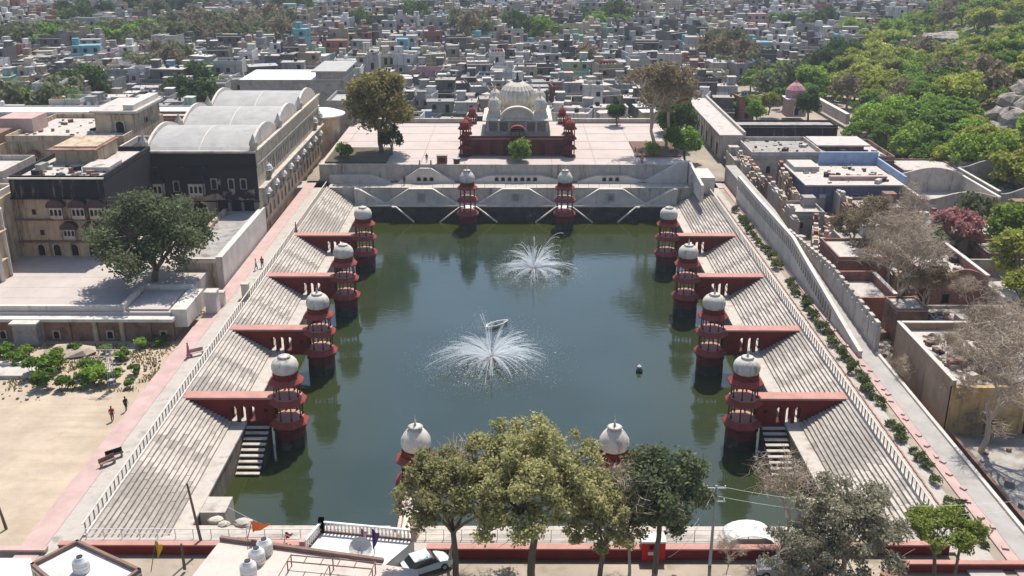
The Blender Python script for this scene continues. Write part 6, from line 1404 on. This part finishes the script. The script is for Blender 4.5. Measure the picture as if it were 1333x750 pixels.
for (cx, cy, rx, ry, n, kk, words) in CLUST:
    pts = []
    for i in range(n):
        a = 2 * math.pi * i * .382; q = math.sqrt((i + .5) / n); pts.append((cx + rx * q * math.cos(a), cy + ry * q * math.sin(a)))
    pts.sort()
    for i, (px, py) in enumerate(pts):
        x, y = P(px, py + 6, 3); z = gz(x, y); kd = rnd.choice(kk); cn = {'far_a': 'dark green', 'far_b': 'green', 'far_c': 'olive', 'far_d': 'dry brown'}[kd]
        tree(kd, x, y, z, rnd.uniform(.85, 1.35) * (1.15 if y > 380 else 1), rnd.uniform(0, 6), f'{cn} tree, {ORD[i]} from left in {words}', name='town_tree', group='trees in the town')
# occupied footprints of what is already built beyond the tank
OCC = [(-42, 190, 40, 236), (42, 195, 74, 258), (-75, 190, -40, 218), (-120, 200, -70, 225), (-142, 234, -68, 248), (-54, 216, -33, 249), (-76, 258, -42, 284), (66, 225, 92, 330), (36, 214, 44, 232)]
def free(x, y, m_=4):
    if hill_d(x, y) > -8: return False
    return not any(a - m_ < x < c + m_ and b_ - m_ < y < d + m_ for a, b_, c, d in OCC)
plots = []; row = 0; y = 244.0
while y < 900:
    dy = rnd.uniform(7.2, 9.6); ex = .56 * y + 30; x = -ex + rnd.uniform(0, 6); 
    while x < ex:
        w_ = rnd.choice((rnd.uniform(4.2, 7.5), rnd.uniform(4.2, 7.5), rnd.uniform(7, 11))); cx = x + w_ / 2; x += w_ + (rnd.uniform(.1, .8) if rnd.random() < .8 else rnd.uniform(2.5, 5))
        cyy = y + rnd.uniform(-1, 1) + 2.5 * math.sin(cx * .05 + row); px, py = proj(cx, cyy, 6)
        if px < -30 or px > 1365 or not free(cx, cyy): continue
        if px > 1040 and py > 84: continue
        if in_cluster(px, py + 2, .8) and rnd.random() < .85: continue
        plots.append((cx, cyy, w_ - .1, dy * rnd.uniform(.8, .97), row, px, py))
    y += dy; row += 1
# the nearer houses, one by one
SPEC = [(550, 578, 92, 108, 'pink', 2), (508, 530, 62, 82, 'turquoise', 3), (373, 408, 45, 74, 'turquoise', 4), (560, 580, 40, 60, 'blue', 2), (880, 905, 80, 98, 'brick red', 2), (775, 800, 66, 80, 'turquoise', 2), (740, 768, 66, 80, 'brick red', 2), (925, 955, 50, 70, 'pink', 2), (600, 640, 92, 116, 'dark grey', 2), (790, 830, 88, 106, 'dark grey', 2), (570, 602, 100, 122, 'dark grey', 2), (90, 125, 62, 84, 'turquoise', 3), (120, 160, 64, 84, 'pink', 2)]
def house_kit(rnd, w_, d_, st, kind):
    """list of (part, mesh builder, material key) in local coordinates, base centre origin, front toward -y"""
    H = 3.05 * st + rnd.uniform(-.2, .5); hw, hd = w_ / 2, d_ / 2; parts = []
    setback = rnd.random() < .45 and st > 1
    H1 = H - (3.0 if setback else 0); sb = rnd.uniform(.3, .5) * d_ if setback else 0
    m = MB().box(-hw, -hd, 0, hw, hd, H1); parts.append(('wall', m, 'w'))
    m = MB().box(-hw + .05, -hd + .05, H1, hw - .05, hd - .05, H1 + .06); parts.append(('roof', m, 'r'))
    ph = rnd.uniform(.5, 1.1)
    m = MB(); m.box(-hw, -hd, H1, hw, -hd + .18, H1 + ph); m.box(-hw, -hd + .18, H1, -hw + .18, hd - .18, H1 + ph); m.box(hw - .18, -hd + .18, H1, hw, hd - .18, H1 + ph); m.box(-hw, hd - .18, H1, hw, hd, H1 + ph); parts.append(('parapet', m, 'w'))
    if setback:
        xs0 = -hw + (rnd.uniform(0, .3) * w_ if rnd.random() < .5 else .02); m = MB().box(xs0, -hd + sb, H1 + .06, hw - .02, hd - .2, H); parts.append(('upper_room', m, 'w'))
        m = MB().box(xs0 - .15, -hd + sb - .3, H, hw + .1, hd - .1, H + .15); parts.append(('upper_roof', m, 'r'))
    top = H + .15 if setback else H1 + .06
    if rnd.random() < .55:
        sx = rnd.choice((-1, 1)) * (hw - 1.5); yb = hd - 1.7; m = MB().box(sx - 1.1, yb - 1.1, top, sx + 1.1, yb + 1.1, top + 2.2); parts.append(('stair_room', m, 'w')); m = MB().box(sx - 1.3, yb - 1.3, top + 2.2, sx + 1.3, yb + 1.3, top + 2.34); parts.append(('stair_roof', m, 'r'))
    if rnd.random() < .5:
        tx_, ty_ = rnd.uniform(-hw + 1.2, hw - 1.2), rnd.uniform(.2, hd - 1.2); z = top
        m = MB().lathe(tx_, ty_, [(.55, z), (.55, z + .95), (.2, z + 1.2)], 8); parts.append(('tank', m, rnd.choice(('black', 'white'))))
    for f in range(st):
        zf = f * 3.05; yf = -hd
        if f == st - 1 and setback: yf = -hd + sb; zf = H1 + .05
        if rnd.random() < .55 and not (f == st - 1 and setback):
            m = MB().box(-hw - .05, yf - rnd.uniform(.5, 1.1), zf + 2.85, hw + .05, yf, zf + 2.97); parts.append(('ledge', m, 'r'))
        n = max(1, int(w_ / 2.6)); 
        for k in range(n):
            xk = -hw + w_ * (k + .5) / n + rnd.uniform(-.2, .2)
            if rnd.random() < .15 or (yf > -hd and xk < -hw + 2.5): continue
            if rnd.random() < .3: parts.append(('door', MB().box(xk - .5, yf - .05, zf + .1, xk + .5, yf, zf + 2.2), 'dark'))
            else: parts.append(('window', MB().box(xk - .55, yf - .05, zf + 1.0, xk + .55, yf, zf + 2.25), 'dark'))
    if rnd.random() < .3 and st > 1:
        m = MB(); m.box(-hw + .1, -hd - 1.0, 3.0, hw * .3, -hd, 3.12); m.box(-hw + .1, -hd - 1.0, 3.12, hw * .3, -hd - .92, 3.9); parts.append(('balcony', m, 'w'))
    m = MB()
    for _ in range(rnd.randint(2, 6)):
        a, b3, q = rnd.uniform(-hw + .5, hw - .5), rnd.uniform(-hd + .5, hd - .5), rnd.uniform(.15, .5); zt = top if not setback or b3 > -hd + sb else H1; m.box(a, b3, zt, a + q * rnd.uniform(1, 2.5), b3 + q, zt + q * rnd.uniform(.5, 2))
    parts.append(('roof_goods', m, 'g'))
    if rnd.random() < .2:
        m = MB(); zt = H1 + .06; yl = -hd + .8
        for k in range(rnd.randint(2, 5)): m.box(-hw + .6 + k * .9, yl, zt + .7, -hw + 1.3 + k * .9, yl + .03, zt + 1.6)
        parts.append(('washing', m, 'c'))
    return parts, H
NEAR = 292; GOODS = [BROWN, CONC, BLACKP, ROOF]; CLOTH = [CL['red'], CL['blue'], CL['white'], CL['mustard']]
rows = {}
for p in plots[:NEAR]: rows.setdefault(p[4], []).append(p)
ri = 0
for rw in sorted(rows):
    for i, (x, y, w_, d_, _, px, py) in enumerate(sorted(rows[rw])):
        c = rnd.choice(WK); st = rnd.choice((1, 1, 2, 2, 2, 3))
        if ri < 3: st = rnd.choice((1, 2, 2))
        for sp_ in SPEC:
            (a, b_, e, f, cc, s_) = sp_
            if a <= px <= b_ and e <= py <= f: c, st = cc, s_; SPEC.remove(sp_); break
        parts, H = house_kit(rnd, w_, d_, st, c); rm = rnd.choice(RM)
        t_ = thing('town_house', '', 'house', (x, y, gz(x, y)), rnd.uniform(-.12, .12), 'houses of the town behind the tank')
        if t_.rotation_euler[2] and rnd.random() < .2: t_.rotation_euler[2] = rnd.uniform(-.5, .5)
        names = set()
        for (nm, m, mk) in parts:
            mat = {'w': WM[c], 'r': rm, 'dark': DARK, 'black': BLACK, 'white': WHITE, 'g': GOODS[rnd.randrange(4)], 'c': CLOTH[rnd.randrange(4)]}[mk]; o_ = m.build(nm, mat, t_); names.add(nm)
            if mk in 'gc': o_['kind'] = 'stuff'
        feat = 'stair room' if 'stair_room' in names else 'roof tank' if 'tank' in names else 'balcony' if 'balcony' in names else 'plain roof'
        t_['label'] = f'{c} {["one","two","three","four"][st-1]} storey house with {feat}, {ORD[i]} from left in {ORD[ri]} town row'
    ri += 1
# all the farther houses: one object
m = MB(); mats = list(WM.values()) + [DARK] + RM[:3] + [BLACK]; nW = len(WM); keys = list(WM)
for (x, y, w_, d_, _, px, py) in plots[NEAR:]:
    c = keys.index(rnd.choice(WK)); st = rnd.choice((1, 1, 2, 2, 2, 3)); z0 = gz(x, y); rzz = rnd.uniform(-.2, .2) if rnd.random() < .8 else rnd.uniform(-.7, .7)
    for sp_ in SPEC:
        (a, b_, e, f, cc, s_) = sp_
        if a <= px <= b_ and e <= py <= f: c, st = keys.index(cc), s_; SPEC.remove(sp_); break
    m.at((x, y, z0), rzz); hw, hd = w_ / 2, d_ / 2; H = 3 * st + rnd.uniform(-.3, .5); m.mi = c; sb = rnd.random() < .5 and st > 1; H1 = H - 3 if sb else H
    m.box(-hw, -hd, 0, hw, hd, H1); m.mi = nW + 1 + rnd.randrange(3) if rnd.random() < .7 else c; m.box(-hw + .3, -hd + .3, H1, hw - .3, hd - .3, H1 + .06); m.mi = c
    ph = rnd.uniform(.4, 1.0); m.box(-hw, -hd, H1, hw, -hd + .25, H1 + ph); m.box(-hw, -hd + .25, H1, -hw + .25, hd, H1 + ph); m.box(hw - .25, -hd + .25, H1, hw, hd, H1 + ph)
    if sb: m.box(-hw + rnd.uniform(0, .4) * w_, -hd + .4 * d_, H1, hw, hd, H); top = H
    else: top = H1
    if rnd.random() < .5: sx = rnd.uniform(-hw + 1.2, hw - 1.2); m.box(sx - 1.1, hd - 2.6, top, sx + 1.1, hd - .3, top + 2.2)
    if rnd.random() < .35: sx = rnd.uniform(-hw + 1, hw - 1); m.mi = rnd.choice((nW + 4, 0)); m.box(sx - .5, -.5, top, sx + .5, .5, top + 1.3)
    if rnd.random() < .4: m.mi = nW + 2; m.box(-hw, -hd - .8, H1 - .3, hw, -hd, H1 - .15)
    m.mi = nW
    for f in range(st):
        n = max(1, int(w_ / 3.2))
        for k in range(n):
            if rnd.random() < .25: continue
            xk = -hw + w_ * (k + .5) / n; yf = -hd + (.4 * d_ if (sb and f == st - 1) else 0); m.box(xk - .6, yf - .06, 3 * f + .9, xk + .6, yf, 3 * f + 2.3)
struct(m.at((0, 0, 0)).build('distant_houses', mats), 'stuff')
# scattered trees in the far town (more than can be told apart)
items = []
for _ in range(520):
    px, py = rnd.uniform(-20, 1180), rnd.uniform(-12, 60); x, y = P(px, py, 3)
    if free(x, y, 0) and y > 380: items.append((x, y, 3, rnd.uniform(.6, 1.15), rnd.choice((0, 1, 2, 2))))
merged('distant_town_trees', items, 150, .55, [L_DARK, L_GREEN, L_FAR])
# far landmarks
x, y, z = hillz(1272, 12); t_ = bldg('red_hall', 'low red brick building with white roof high at upper right', 'building'); MB().box(x - 13, y, z - 2, x + 13, y + 9, z + 5).build('wall', REDT, t_); MB().box(x - 13.5, y - .5, z + 5, x + 8, y + 9.5, z + 5.6).build('roof', WHITE, t_)
for k in range(8): MB().box(x - 12 + 3.1 * k, y - .06, z + 1.4, x - 10.8 + 3.1 * k, y, z + 3.4).build('window', DARK, t_)
x, y = P(520, 28, 3)
t_ = thing('phone_mast', 'tall thin mast rising over the far town at upper centre', 'mast', (x, y, 3)); MB().tube([(0, 0, 0), (0, 0, 22)], [.5, .2], 6).build('shaft', METAL, t_)
for z in (14, 19): MB().box(-1, -.2, z, 1, .2, z + 1.6).build('antenna', WHITE, t_)
# ================================================================ haze
hz = bpy.data.materials.new('haze'); hz.use_nodes = True; t = hz.node_tree; t.nodes.clear(); _o = t.nodes.new('ShaderNodeOutputMaterial'); pv = t.nodes.new('ShaderNodeVolumePrincipled')
pv.inputs['Color'].default_value = (.86, .92, 1, 1); pv.inputs['Density'].default_value = .00017; pv.inputs['Anisotropy'].default_value = .3; t.links.new(pv.outputs[0], _o.inputs['Volume'])
struct(MB().box(-6200, -700, -4, 6200, 8200, 60).build('haze', hz), 'stuff')
